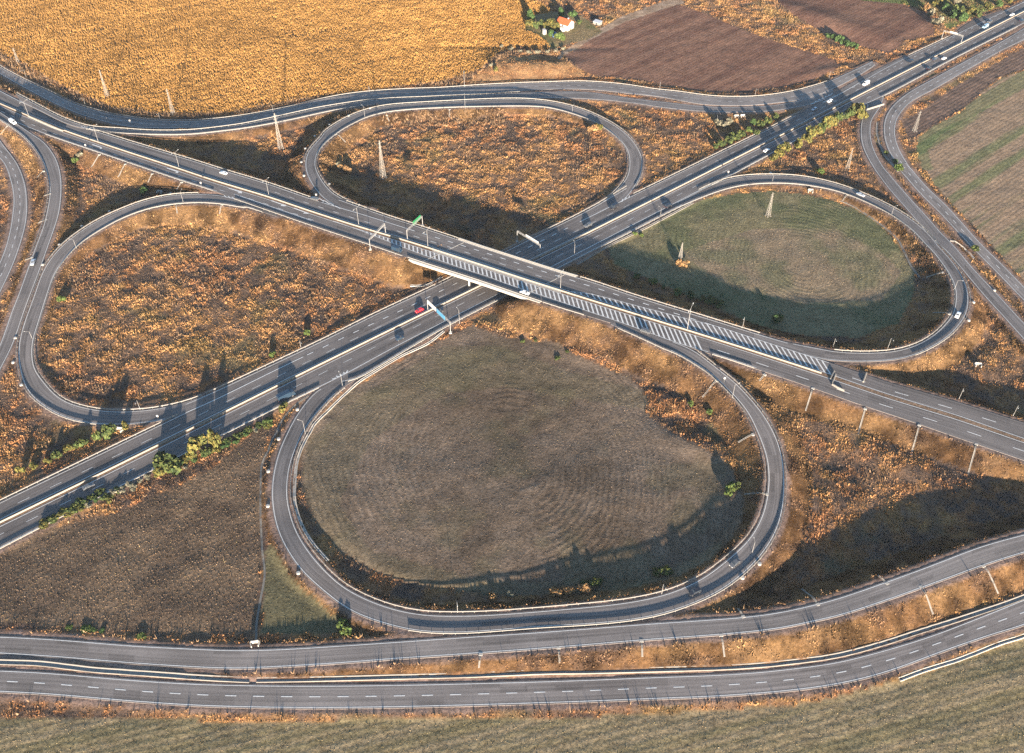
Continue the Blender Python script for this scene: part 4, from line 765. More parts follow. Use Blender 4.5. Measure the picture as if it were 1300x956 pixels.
CH.append(channel(cpts('g8', (770, 388), (1100, 382))+cpts('g3', (0, 866), (250, 856), (480, 846), (800, 832), (1213, 826))+cpts('g4', (400, 817), (800, 806), (1213, 795))+cpts('g5', (400, 775), (800, 735), (1213, 675))+cpts('g6', (300, 700), (500, 635), (800, 540), (1147, 420))+[(1360, 730)], 'long drainage channel at the foot of the orange bank along the bottom', 1.5, .3))
CH.append(channel([cc('g6', 390, 922), cc('g6', 550, 862), cc('g6', 750, 800), cc('g6', 1000, 702), cc('g6', 1147, 655), (1360, 778)], 'drainage channel below the dashed road at the lower right corner', 1.1, .3, 'concw'))
CH.append(channel(cpts('d4', (1290, 400), (1130, 520), (860, 650), (640, 780), (390, 945))+cpts('f8', (560, 130), (500, 230), (450, 320), (400, 430), (365, 560))+cpts('g1', (345, 0), (370, 150), (420, 290), (480, 400), (560, 510), (680, 645)), 'drainage channel following the inner left side of the bottom loop', .9, .25, 'concw'))
CH.append(channel(cpts('d3', (960, 570), (800, 690), (700, 810), (640, 930))+cpts('f8', (200, 185), (130, 290), (80, 420), (20, 550))+[(331, 610), (331, 660), (333, 700), (336, 730), (331, 760), (326, 790), (325, 812)], 'drainage channel running straight down the left of the bottom loop to the bottom road', .5, .12, 'concd'))
CH.append(channel(cpts('d5', (-60, 990), (60, 920), (290, 790), (540, 670), (830, 520), (1100, 375)), 'drainage channel along the near side of the motorway right of the bridge', .9, .2))
CH.append(channel(cpts('f2', (215, 430), (300, 465), (400, 520), (500, 590), (640, 690))+[(1140, 305), (1149, 322), (1158, 340), (1167, 352)], 'thin drainage channel around the upper right of the right loop field', .8, .15, 'concd'))
CH.append(channel(cpts('f1', (345, 430), (340, 540), (365, 640), (400, 730))+[(1125, 200), (1140, 218)], 'drainage channel between slip road and side road at upper right', .9, .2))
CH.append(channel(cpts('f3', (560, 125), (620, 140), (700, 200), (800, 300)), 'short curved drainage channel leaving the slip road at the right', .7, .2, 'concw'))
CH.append(channel([(521, 362.5), (532, 363), (543, 361.5), (552, 357), (561, 351.5)], 'pale curved kerb drain at the foot of the bank left of the bridge', .9, .25, 'concw'))
chutes = [((125.7, 197), (116, 212.2), 'third from the left end of the highway bank'), ((158.7, 209), (149.8, 224.9), 'fourth from the left end of the highway bank'), ((193, 221.4), (188, 231.6), 'fifth from the left end of the highway bank'),
 ((230, 232.2), (224.3, 241), 'on the highway bank just above the left loop gore'), ((223.6, 259.5), (225, 271), 'inside the top of the left loop, left one'), ((281.4, 260.5), (278.8, 271.6), 'inside the top of the left loop, right one'),
 ((9, 160.5), (1.3, 170.3), 'at the extreme upper left beside the slip road'), ((54.6, 217.9), (47, 226.2), 'left of the slip road, upper one'), ((62.5, 246.5), (55.5, 249.5), 'left of the slip road, below the upper one'), ((57.8, 279.5), (48.2, 284), 'left of the slip road, above the silver car'), ((39.4, 327.5), (31.7, 331), 'left of the slip road, next to the silver car'),
 ((427, 170.8), (438.5, 180.5), 'inside the upper left of the upper loop'), ((491, 146.8), (494, 154), 'inside the top of the upper loop, left one'), ((570.8, 139.5), (570.5, 148.5), 'inside the top of the upper loop, right one'),
 ((908.9, 484), (891.7, 504.3), 'inside the bottom loop near its upper right corner'), ((954.7, 552), (937, 561.5), 'inside the bottom loop by the rusty heap'), ((972.5, 627.6), (944.6, 627.6), 'inside the bottom loop at its right side in the shade'),
 ((1196, 346), (1175.6, 352.2), 'inside the right side of the right loop, upper one'), ((1204.5, 398.4), (1183.8, 397), 'inside the right side of the right loop, beside the white car'), ((1075.5, 247.8), (1069.8, 254.8), 'inside the top of the right loop'),
 ((1031.5, 494), (1022.8, 521.5), 'first of the row below the highway on the right'), ((1098.2, 520), (1089.3, 551.9), 'second of the row below the highway on the right'), ((1166.7, 541), (1156.6, 579.8), 'third of the row below the highway on the right'), ((1239, 565), (1229, 602.6), 'fourth of the row below the highway on the right'), ((970, 476.5), (964, 483.5), 'beside the gore of the bottom loop'),
 ((610, 832.5), (608, 848), 'first of the row on the bottom bank'), ((709.2, 824), (710.6, 842), 'second of the row on the bottom bank'), ((814.5, 815.2), (815.5, 833.9), 'third of the row on the bottom bank'), ((915.6, 808), (919.7, 833.9), 'fourth of the row on the bottom bank'), ((1169.9, 746.5), (1184.5, 779.9), 'fifth of the row on the bottom bank'), ((1249.4, 720), (1267, 753.7), 'last of the row on the bottom bank, at the right edge'),
 ((942.8, 782), (936, 772.6), 'on the shaded far side of the bottom slip road, left one'), ((1037.4, 766.5), (1017.7, 747.5), 'on the shaded far side of the bottom slip road, middle one'), ((1124.9, 740), (1114.4, 730.7), 'on the shaded far side of the bottom slip road, right one')]
for a, b, lab in chutes:
    A_, B_ = G(*a), G(*b); root = tag(empty('drainage_chute', A_), 'pale concrete chute '+lab, 'drain chute', 'concrete drain chutes')
    n = max(int((B_-A_).length/1.0), 4); d_ = (B_-A_); d_.z = 0; L_ = d_.length; d_.normalize(); w_ = Vector((-d_.y, d_.x, 0)); V = []; prof = [(-.30, -.4), (-.30, .2), (-.19, .2), (-.14, .08), (.14, .08), (.19, .2), (.30, .2), (.30, -.4)]; K = 8
    for i in range(n+1):
        q = A_+d_*(L_*i/n); z = float(gz(q.x, q.y))
        for s_, h_ in prof: V.append((q.x+w_.x*s_-A_.x, q.y+w_.y*s_-A_.y, z+h_-A_.z))
    Fs = [(K*i+k_, K*i+k_+1, K*i+K+k_+1, K*i+K+k_) for i in range(n) for k_ in range(K-1)]+[tuple(range(K)), tuple(range(K*n+K-1, K*n-1, -1))]
    mb = MB(); mb.add(V, Fs); mb.build('channel', M['conc'], root)
    mb = MB(); mb.box((-d_.x*.4, -d_.y*.4, .1), (1.0, 1.5, .40), math.atan2(d_.y, d_.x), 1, .8); mb.build('inlet', M['concw'], root, bevel=.04)
# culvert head walls
for (px, py, lab) in ((152.2, 545.5, 'between motorway and left loop'), (934.7, 148.5, 'above the green hedge, left one'), (942.5, 148, 'above the green hedge, right one'), (1028.7, 242.8, 'inside the top of the right loop'), (203.3, 244.5, 'in the shade above the left loop'), (324, 816.5, 'at the end of the straight drain by the bottom road'), (1241, 463.5, 'in the dry grass right of the right loop')):
    g_ = G(px, py); root = tag(empty('culvert', g_, math.radians(RNG.uniform(-12, 12))), 'small white concrete culvert mouth '+lab, 'culvert', 'culvert mouths')
    mb = MB(); mb.box((0, 0, .75), (2.6, .35, 1.7)); mb.build('headwall', M['concw'], root, bevel=.03)
    for s_ in (-1, 1): mb = MB(); mb.box((s_*1.35, -.8, .45), (.3, 1.8, 1.2), s_*-.25); mb.build('wing_wall', M['concw'], root)
    mb = MB(); mb.bar((0, -.25, .5), (0, .3, .5), .48, .48, 16); mb.build('pipe', M['concd'], root)
# round drain covers beside the ramps
box0 = None
boxes = [('e5', 785, 375, 'upper loop, first from its top'), ('e5', 570, 450, 'upper loop, second from its top'), ('e5', 380, 540, 'upper loop, third from its top'), ('e5', 235, 655, 'upper loop, fourth from its top'), ('e5', 140, 780, 'upper loop, fifth from its top'), ('e5', 100, 915, 'upper loop, at its far left'), ('c3', 678, 420, 'upper loop, nearest to the highway on the left'), ('c3', 930, 505, 'upper loop, on its inner side'),
 ('e2', 1095, 70, 'left loop, nearest to its top'), ('e2', 820, 218, 'left loop, second from its top'), ('e2', 595, 402, 'left loop, third from its top'), ('e2', 428, 602, 'left loop, right of the silver car'), ('e4', 525, 285, 'left loop, in the shade near the highway'), ('e3', 155, 468, 'left loop, where it nears the slip road'), ('e3', 132, 713, 'left loop, at its leftmost bend'), ('e3', 215, 938, 'left loop, below its leftmost bend'),
 ('f8', 375, 2, 'bottom loop, first from its upper left'), ('f8', 188, 297, 'bottom loop, second from its upper left'), ('f8', 85, 620, 'bottom loop, third from its upper left'), ('g1', 80, 100, 'bottom loop, fourth from its upper left'), ('g1', 385, 770, 'bottom loop, at its lower left'), ('f7', 650, 740, 'bottom loop, at its lower right'), ('f7', 820, 600, 'bottom loop, below the dark car at lower right'), ('f4', 1022, 214, 'right loop, below the white car'), ('f4', 1070, 32, 'right loop, at its rightmost bend'), ('d6', 852, 630, 'right loop, above its top'), ('f3', 1003, 622, 'right-hand slip road')]
for k_, x_, y_, lab in boxes:
    g_ = G(*cc(k_, x_, y_))
    if box0 is None:
        root = empty('drain_cover', g_); mb = MB(); mb.bar((0, 0, -.3), (0, 0, .5), .75, .75, 16); mb.build('shaft', M['concw'], root); mb = MB(); mb.bar((0, 0, .5), (0, 0, .62), .55, .5, 16); mb.build('lid', M['steel_w'], root); box0 = root
    else: root = copy_tree(box0); root.location = g_
    tag(root, 'round white drain shaft beside the '+lab, 'drain cover', 'round drain shafts')

# ------------------------------------------------------------------ street lamps
def lamp_proto(kind):
    root = empty('street_lamp'); mb = MB(); mb.bar((0, 0, -.3), (0, 0, 1.0), .13, .12, 10); mb.build('base', M['steel_w'], root); mb = MB(); mb.bar((0, 0, 1.0), (0, 0, 9.7), .085, .055, 8); mb.build('pole', M['steel_w'], root)
    for s_ in ((1, -1) if kind == 2 else (1,)):
        mb = MB(); p0 = (0, 0, 9.6)
        for i in range(5):
            a = i/4; q = (s_*2.1*a, 0, 9.6+.55*math.sin(a*1.5)); mb.bar(p0, q, .055, .05, 6); p0 = q
        mb.build('arm', M['steel_w'], root)
        mb = MB(); mb.box((s_*2.45, 0, 10.16), (.8, .3, .14), 0, .7, .7); mb.build('lamp_head', M['pale'], root, bevel=.02)
    return root
LP = {1: None, 2: None}
lamps = [(36.8, 147.6, 128.5, 2, 'M2med', 'on the highway median, leftmost'), (125, 180.3, 160.3, 2, 'M2med', 'on the highway median, second from the left'), (227.4, 212.4, 192.5, 2, 'M2med', 'on the highway median above the white car'), (341.3, 247.6, 228, 2, 'M2med', 'on the highway median before the upper loop gore'), (455.5, 285.5, 263, 2, 'M2med', 'on the highway median at the upper loop gore'), (543.3, 313.5, 291.5, 2, 'M2med', 'on the highway median at the left end of the bridge'), (711.5, 366.5, 346, 2, 'M2med', 'on the highway median at the right end of the bridge'), (872.5, 418.5, 390, 2, 'M2med', 'on the highway median above the bottom loop gore'),
 (33.6, 98.3, 88.5, 1, 'sideN', 'beside the top side road, leftmost'), (108.5, 133.8, 124, 1, 'sideN', 'beside the top side road, second from the left'), (203, 151.3, 143, 1, 'sideN', 'beside the top side road, third from the left'), (469, 117, 108.3, 1, 'sideN', 'beside the top side road over the upper loop'), (589.6, 110, 88.5, 1, 'sideN', 'beside the top side road, tall, left of the grassy mound'), (837.4, 113.7, 102.7, 1, 'sideN', 'at the edge of the ploughed field, left one'), (958.4, 122, 112, 1, 'sideN', 'at the edge of the ploughed field, middle one'), (1052, 100.8, 90.3, 1, 'sideN', 'at the edge of the ploughed field, right one'), (347, 143.5, 133, 1, 'sideN', 'beside the top side road next to the lattice mast'),
 (463.3, 149.5, 134.5, 1, 'loopN', 'inside the upper left of the upper loop'), (590.4, 138, 120.5, 1, 'loopN', 'inside the top of the upper loop'), (726.5, 142.3, 135.5, 1, 'loopN', 'inside the upper right of the upper loop'),
 (233.1, 258.5, 242.5, 1, 'loopW', 'at the top of the left loop'), (97, 315, 303.8, 1, 'loopW', 'at the upper left of the left loop'), (41, 430, 421, 1, 'loopW', 'at the leftmost bend of the left loop'), (178, 520, 507.6, 1, 'loopW', 'at the bottom of the left loop'), (382.3, 442.3, 432, 1, 'M1auxU', 'on the far side of the motorway left of the bridge'),
 (387.8, 551, 534, 1, 'loopS', 'at the upper left of the bottom loop'), (435, 490.5, 475, 1, 'loopS', 'at the gore of the bottom loop'), (581, 777.5, 762, 1, 'loopS', 'inside the bottom of the bottom loop, left one'), (840, 754, 741, 1, 'loopS', 'inside the bottom of the bottom loop, right one'), (929.6, 505, 487.8, 1, 'loopS', 'at the upper right of the bottom loop'), (954.8, 701.5, 688, 1, 'loopS', 'inside the lower right bend of the bottom loop'),
 (1131.6, 273.5, 262, 1, 'loopE', 'at the top right of the right loop'), (980.4, 231.3, 224.3, 1, 'loopE', 'above the top of the right loop field'), (838.4, 274.2, 264, 1, 'M1auxL', 'on the near side of the motorway by the dark car'), (728.8, 330, 309, 1, 'M1auxL', 'in the shade on the motorway right of the bridge'), (1211.8, 367, 355.5, 1, 'loopE', 'at the rightmost bend of the right loop'), (1126.7, 443, 428.2, 1, 'loopE', 'inside the bottom of the right loop, right one'), (1057.5, 440.5, 429, 1, 'loopE', 'inside the bottom of the right loop, left one'), (942.5, 416.5, 402, 1, 'M2auxU', 'on the far side of the highway above the striped area'), (583.3, 411, 393.3, 1, 'M1auxL', 'on the near side of the motorway under the bridge'),
 (1217.5, 506.3, 492, 1, 'M2U', 'on the far side of the closed highway, left one'), (1286, 528, 514, 1, 'M2U', 'on the far side of the closed highway, right one'), (909.5, 159.5, 149, 1, 'rampNW', 'beside the narrow slip road near the green hedge')]
for px, py, yt, kind, nm, lab in lamps:
    g_ = G(px, py)
    if nm == 'M2med': g_ = Vector(P(px, py, float(hM2s(px))))
    r = ROADS[nm]; i = int(np.argmin(np.hypot(r.C[:, 0]-g_.x, r.C[:, 1]-g_.y))); hgt = max(height_for(g_, yt), 4.5)
    if kind == 2:
        a = math.atan2(r.t[i][0], -r.t[i][1])
    else: a = math.atan2(r.C[i, 1]-g_.y, r.C[i, 0]-g_.x)
    if LP[kind] is None: LP[kind] = root = lamp_proto(kind)
    else: root = copy_tree(LP[kind])
    root.location = g_; root.rotation_euler = (0, 0, a); k_ = hgt/10.2; root.scale = (max(k_, .85), max(k_, .85), k_)
    tag(root, ('double-armed' if kind == 2 else 'single-armed')+' grey street lamp '+lab, 'street lamp', 'street lamps')

# ------------------------------------------------------------------ lattice masts
def pylon():
    root = empty('lattice_mast'); Ht = 20.0; n = 11; mb = MB(); b0, b1 = 1.05, .22
    def W_(z): return b0+(b1-b0)*min(z/17.0, 1)
    cor = [(-1, -1), (1, -1), (1, 1), (-1, 1)]
    for sx, sy in cor:
        mb = MB(); mb.bar((sx*b0, sy*b0, 0), (sx*b1, sy*b1, 17), .06, .045, 4); mb.bar((sx*b1, sy*b1, 17), (sx*b1*.6, sy*b1*.6, Ht), .06, .05, 4); mb.build('leg', M['lattice'], root)
    mb = MB()
    for i in range(n):
        z0, z1 = 17*(i/n), 17*((i+1)/n); a, b = W_(z0), W_(z1)
        for k_ in range(4):
            c0, c1 = cor[k_], cor[(k_+1) % 4]
            mb.bar((c0[0]*a, c0[1]*a, z0), (c1[0]*b, c1[1]*b, z1), .026, n=4); mb.bar((c1[0]*a, c1[1]*a, z0), (c0[0]*b, c0[1]*b, z1), .026, n=4); mb.bar((c0[0]*b, c0[1]*b, z1), (c1[0]*b, c1[1]*b, z1), .022, n=4)
    mb.build('bracing', M['lattice'], root)
    for z in (16.6, 18.6):
        mb = MB(); mb.bar((-1.1, 0, z), (1.1, 0, z), .08, n=4); mb.build('crossarm', M['lattice'], root)
    for sx, sy in cor: mb = MB(); mb.box((sx*b0, sy*b0, .1), (.7, .7, .6)); mb.build('footing', M['conc'], root)
    return root
py0 = None
for px, py, yt, lab in ((23.5, 80, 60.6, 'at the corn field edge, leftmost of all'), (136.5, 122.4, 88.6, 'in the corn field, second from the left'), (219.8, 144.5, 112.5, 'in the corn field, third from the left'), (356.5, 188.3, 143.5, 'between highway and upper loop'), (486.5, 225.6, 178.2, 'inside the upper loop'), (863, 332, 307.7, 'inside the right loop field beside a dry bush'), (975, 274, 244.1, 'inside the right loop field near its top'), (1160.8, 166.3, 140.6, 'on ploughed soil by the green field'), (1075.8, 214, 188.2, 'in rusty weeds right of the motorway')):
    g_ = G(px, py); hgt = height_for(g_, yt)
    root = pylon() if py0 is None else copy_tree(py0)
    py0 = py0 or root; root.location = g_-Vector((0, 0, .1)); root.rotation_euler = (0, 0, RNG.uniform(0, 1.5)); k_ = hgt/20; root.scale = (max(k_, .9),)*2+(k_,)
    tag(root, 'tapering pale steel lattice mast '+lab, 'lattice mast', 'lattice masts of a power line')

# ------------------------------------------------------------------ sign gantries
def gantry(a, b, ya, yb, ha, hb, panels, label):
    A_ = Vector(P(*a, ha)); B_ = Vector(P(*b, hb)); root = tag(empty('sign_gantry', A_), label, 'sign gantry', 'overhead sign gantries')
    d_ = B_-A_; H1 = height_for(A_, ya); H2 = height_for(B_, yb); Hh = (H1+A_.z+H2+B_.z)/2-A_.z
    for q in (Vector((0, 0, 0)), d_):
        mb = MB(); mb.bar((q.x, q.y, q.z-.5), (q.x, q.y, Hh), .15, .12, 8); mb.build('post', M['steel_w'], root)
        mb = MB(); mb.box((q.x, q.y, q.z+.15), (1.3, 1.3, .5)); mb.build('footing', M['concw'], root)
    mb = MB(); u = Vector((d_.x, d_.y, 0)).normalized(); w_ = Vector((-u.y, u.x, 0)); L_ = Vector((d_.x, d_.y, 0)).length
    for z in (0, -.7):
        for s_ in (-.25, .25): mb.bar(w_*s_+Vector((0, 0, Hh+z)), u*L_+w_*s_+Vector((0, 0, Hh+z)), .06, n=5)
    n = int(L_/1.6)
    for i in range(n):
        p_ = u*(L_*i/n); q = u*(L_*(i+1)/n)
        for s_ in (-.25, .25): mb.bar(p_+w_*s_+Vector((0, 0, Hh-(.7 if i % 2 else 0))), q+w_*s_+Vector((0, 0, Hh-(0 if i % 2 else .7))), .05, n=4)
    mb.build('beam', M['steel_w'], root)
    for f0, f1, mat, zz, hh, sgn in panels:
        mb = MB(); c_ = u*(L_*(f0+f1)/2)+w_*(.45*sgn); ang = math.atan2(u.y, u.x)
        mb.box((c_.x, c_.y, Hh+zz), (L_*(f1-f0), .12, hh), ang); mb.build('sign_panel', M[mat], root, bevel=.02)
        if mat in ('green', 'blue'):
            mb = MB(); c2 = c_+w_*(.075*sgn)
            for k_ in (-1, 1): mb.box((c2.x, c2.y, Hh+zz+k_*(hh/2-.1)), (L_*(f1-f0)*.96, .02, .08), ang)
            mb.build('sign_border', M['steel_w'], root)
    return root
gantry((543.3, 394.2), (572, 422.5), 382.5, 406.5, .25, .1, [(.05, .42, 'pale', -.2, 2.4, -1), (.46, .82, 'blue', -.2, 2.6, -1)], 'gantry with a white and a blue board over the near motorway lanes')
gantry((656.5, 306.9), (685.5, 324.6), 291.6, 311.7, .1, .25, [(.35, .9, 'pale', -.2, 1.6, 1)], 'gantry with plain grey boards over the far motorway lanes behind the bridge')
gantry((470.3, 316.8), (489.6, 296.3), 302.4, 284, 7.1, 7.2, [(.1, .9, 'steel_w', -.35, .5, -1)], 'bare gantry over the near highway lanes left of the bridge')
gantry((517.3, 304.2), (536.7, 286.5), 292.2, 273.8, 7.3, 7.0, [(.45, .95, 'green', -.2, 2.3, 1)], 'gantry with a green board over the far highway lanes left of the bridge')
gantry((1195.3, 48.8), (1219.6, 55.2), 37.4, 46.3, .1, .25, [(.3, .7, 'pale', -.1, 1.2, 1)], 'gantry over the motorway in the upper right corner')
# small roadside signs and marker posts at the gores
for px, py, yt, lab in ((166.8, 160.5, 152, 'at the gore of the narrow slip road'), (136.5, 154.3, 149.5, 'on the rail of the narrow slip road'), (402, 251.5, 246, 'at the gore of the upper loop'), (919, 485.3, 479, 'on the inner rail of the bottom loop'), (256, 237, 231, 'on the rail above the left loop gore'), (924, 222.5, 217, 'at the start of the right loop'), (110, 189, 183, 'on the near rail of the highway at upper left'), (201, 531.5, 527.5, 'at the end of the left loop beside the motorway')):
    g_ = G(px, py); root = tag(empty('marker_sign', g_), 'small white marker sign '+lab, 'road sign', 'small white marker signs'); hh = max(height_for(g_, yt), 2.2)
    mb = MB(); mb.bar((0, 0, -.3), (0, 0, hh), .06, n=6); mb.build('post', M['steel'], root); mb = MB(); mb.box((0, -.08, hh-.5), (.9, .05, 1.0)); mb.build('board', M['steel_w'], root)
# ------------------------------------------------------------------ vehicles
def paintm(name, c, rough=.3, met=.0):
    m, nt, b = new_mat(name); b.inputs['Base Color'].default_value = (*c, 1); b.inputs['Roughness'].default_value = rough; b.inputs['Metallic'].default_value = met; b.inputs['Coat Weight'].default_value = .5; return m
PC = dict(red=paintm('red_car_paint', (.55, .02, .03)), white=paintm('white_car_paint', (.8, .8, .78)), silver=paintm('silver_car_paint', (.5, .52, .54), .35, .3), black=paintm('black_car_paint', (.02, .022, .028)), navy=paintm('dark_blue_car_paint', (.02, .04, .065)), grey=paintm('grey_car_paint', (.10, .105, .11)), blue=paintm('light_blue_car_paint', (.30, .45, .55)), tan=paintm('copper_car_paint', (.35, .2, .12)))
def profile_body(name, pts, wf, mat, parent, bev=.05):
    bm = bmesh.new(); L_ = [bm.verts.new((x, wf(x, z), z)) for x, z in pts]; R_ = [bm.verts.new((x, -wf(x, z), z)) for x, z in pts]; n = len(pts)
    bm.faces.new(L_[::-1]); bm.faces.new(R_)
    for i in range(n): bm.faces.new((L_[i], L_[(i+1) % n], R_[(i+1) % n], R_[i]))
    bmesh.ops.recalc_face_normals(bm, faces=bm.faces); bmesh.ops.bevel(bm, geom=bm.edges[:], offset=bev, segments=2, affect='EDGES', profile=.6, clamp_overlap=True)
    me = bpy.data.meshes.new(name); bm.to_mesh(me); bm.free(); me.materials.append(mat); o_ = bpy.data.objects.new(name, me); COL.objects.link(o_); o_.parent = parent; return o_
def quadpart(name, polys, mat, parent):
    mb = MB()
    for p_ in polys: mb.add(p_, [tuple(range(len(p_)))])
    return mb.build(name, mat, parent)
def car_proto(kind):
    root = empty({'hatch': 'car', 'sedan': 'car', 'suv': 'car', 'van': 'van', 'truck': 'truck'}[kind])
    S = dict(hatch=(4.2, 1.78, 1.5, [(-2.1, .35), (-2.1, .85), (-1.95, 1.02), (-1.5, 1.5), (.3, 1.5), (1.05, 1.0), (1.9, .85), (2.1, .65), (2.1, .3)], (2, 3), (4, 5), 1.0),
             sedan=(4.6, 1.8, 1.45, [(-2.3, .35), (-2.3, .9), (-1.75, 1.0), (-1.15, 1.43), (.3, 1.43), (1.1, .97), (2.1, .85), (2.3, .62), (2.3, .3)], (2, 3), (4, 5), .98),
             suv=(4.7, 1.9, 1.72, [(-2.35, .4), (-2.35, 1.05), (-2.2, 1.2), (-1.95, 1.72), (.3, 1.72), (1.05, 1.18), (2.15, 1.05), (2.35, .75), (2.35, .35)], (2, 3), (4, 5), 1.18),
             van=(5.6, 2.0, 2.4, [(-2.8, .4), (-2.8, 1.2), (-2.78, 1.3), (-2.7, 2.4), (1.3, 2.4), (2.1, 1.3), (2.7, 1.1), (2.8, .8), (2.8, .35)], (2, 3), (4, 5), 1.3),
             truck=(8.0, 2.4, 3.3, [(2.0, .7), (2.0, 2.6), (2.05, 2.7), (2.3, 2.75), (3.4, 2.75), (3.75, 1.7), (3.95, 1.3), (4.0, .8), (4.0, .45)], (2, 3), (4, 5), 1.6))[kind]
    Ln, Wd, Ht, pts, rw, fw, zb = S
    wf = lambda x, z: Wd/2*(1-(.17*max(0, (z-zb)/(Ht-zb+.01)) if kind not in ('truck',) else .04))-(.08 if abs(x) > Ln/2-.25 else 0)
    profile_body('body', pts, wf, PC['white'], root)
    a, b = pts[fw[0]], pts[fw[1]]
    def lerp(p_, q, t): return (p_[0]+(q[0]-p_[0])*t, p_[1]+(q[1]-p_[1])*t)
    def scr(p_, q, nx, nz, k0=.1, k1=.9):
        p_, q = lerp(p_, q, k0), lerp(p_, q, k1); e = .025
        return [(p_[0]+nx*e, -wf(*p_)+.12, p_[1]+nz*e), (q[0]+nx*e, -wf(*q)+.1, q[1]+nz*e), (q[0]+nx*e, wf(*q)-.1, q[1]+nz*e), (p_[0]+nx*e, wf(*p_)-.12, p_[1]+nz*e)]
    quadpart('windscreen', [scr(a, b, .6, .8)], M['glass'], root)
    if kind != 'truck': quadpart('rear_window', [scr(pts[rw[1]], pts[rw[0]], -.6, .7)], M['glass'], root)
    zt = Ht-.1 if kind != 'truck' else 2.6
    for s_ in (1, -1):
        x0 = pts[rw[0]][0]+.35; x1 = pts[rw[1]][0]+.2; x2 = a[0]-.05; x3 = b[0]-.25
        if kind == 'truck': x0, x1, x2, x3 = 2.5, 2.5, 3.3, 3.6
        if kind == 'van': x0, x1 = .4, .4
        quadpart('side_window', [[(x0, s_*(wf(0, zb+.05)+.02), zb+.05), (x3, s_*(wf(0, zb+.05)+.02), zb+.05), (x2, s_*(wf(0, zt)+.02), zt), (x1, s_*(wf(0, zt)+.02), zt)]], M['glass'], root)
        quadpart('headlight', [[(Ln/2+.015, s_*Wd*.28, .62), (Ln/2+.015, s_*Wd*.42, .62), (Ln/2-.04, s_*Wd*.42, .80), (Ln/2-.04, s_*Wd*.28, .80)]], M['lampw'], root)
        quadpart('tail_light', [[(-Ln/2-.015, s_*Wd*.30, .75), (-Ln/2-.015, s_*Wd*.43, .75), (-Ln/2-.015, s_*Wd*.43, .92), (-Ln/2-.015, s_*Wd*.30, .92)]], M['lampr'], root)
    if kind == 'truck':
        mb = MB(); mb.box((-1.05, 0, 2.05), (5.8, 2.45, 2.5)); mb.build('cargo_box', PC['navy'], root, bevel=.04); mb = MB(); mb.box((-.6, 0, .72), (7.0, 1.1, .25)); mb.build('chassis', M['tyre'], root)
    wr = .33 if kind not in ('truck', 'van') else (.38 if kind == 'van' else .5)
    for sx in (-1, 1):
        for s_ in (-1, 1):
            xx = sx*Ln*.31; yy = s_*(Wd/2-.08); mb = MB(); mb.bar((xx, yy-.12, wr), (xx, yy+.12, wr), wr, n=14); t_ = mb.build('wheel', M['tyre'], root)
            mb = MB(); mb.bar((xx, yy+s_*.1, wr), (xx, yy+s_*.135, wr), wr*.6, n=10); mb.build('rim', M['rim'], t_)
    return root
CP = {}
def place_car(px, py, kind, col, nm, dr, label, lift=0):
    r = ROADS[nm]; hh = float(np.interp(s_px(r, px, py), r.s, r.C[:, 2])); p_ = Vector(P(px, py, hh+.06+lift)); i = int(np.argmin(np.hypot(r.C[:, 0]-p_.x, r.C[:, 1]-p_.y))); t = r.t[i]*dr
    if kind not in CP: CP[kind] = root = car_proto(kind)
    else: root = copy_tree(CP[kind])
    root.location = p_; root.rotation_euler = (0, 0, math.atan2(t[1], t[0]))
    for ch in root.children:
        if ch.name.startswith('body'): ch.material_slots[0].link = 'OBJECT'; ch.material_slots[0].material = PC[col]
    tag(root, label, {'van': 'van', 'truck': 'truck'}.get(kind, 'car'), 'vehicles driving on the roads')
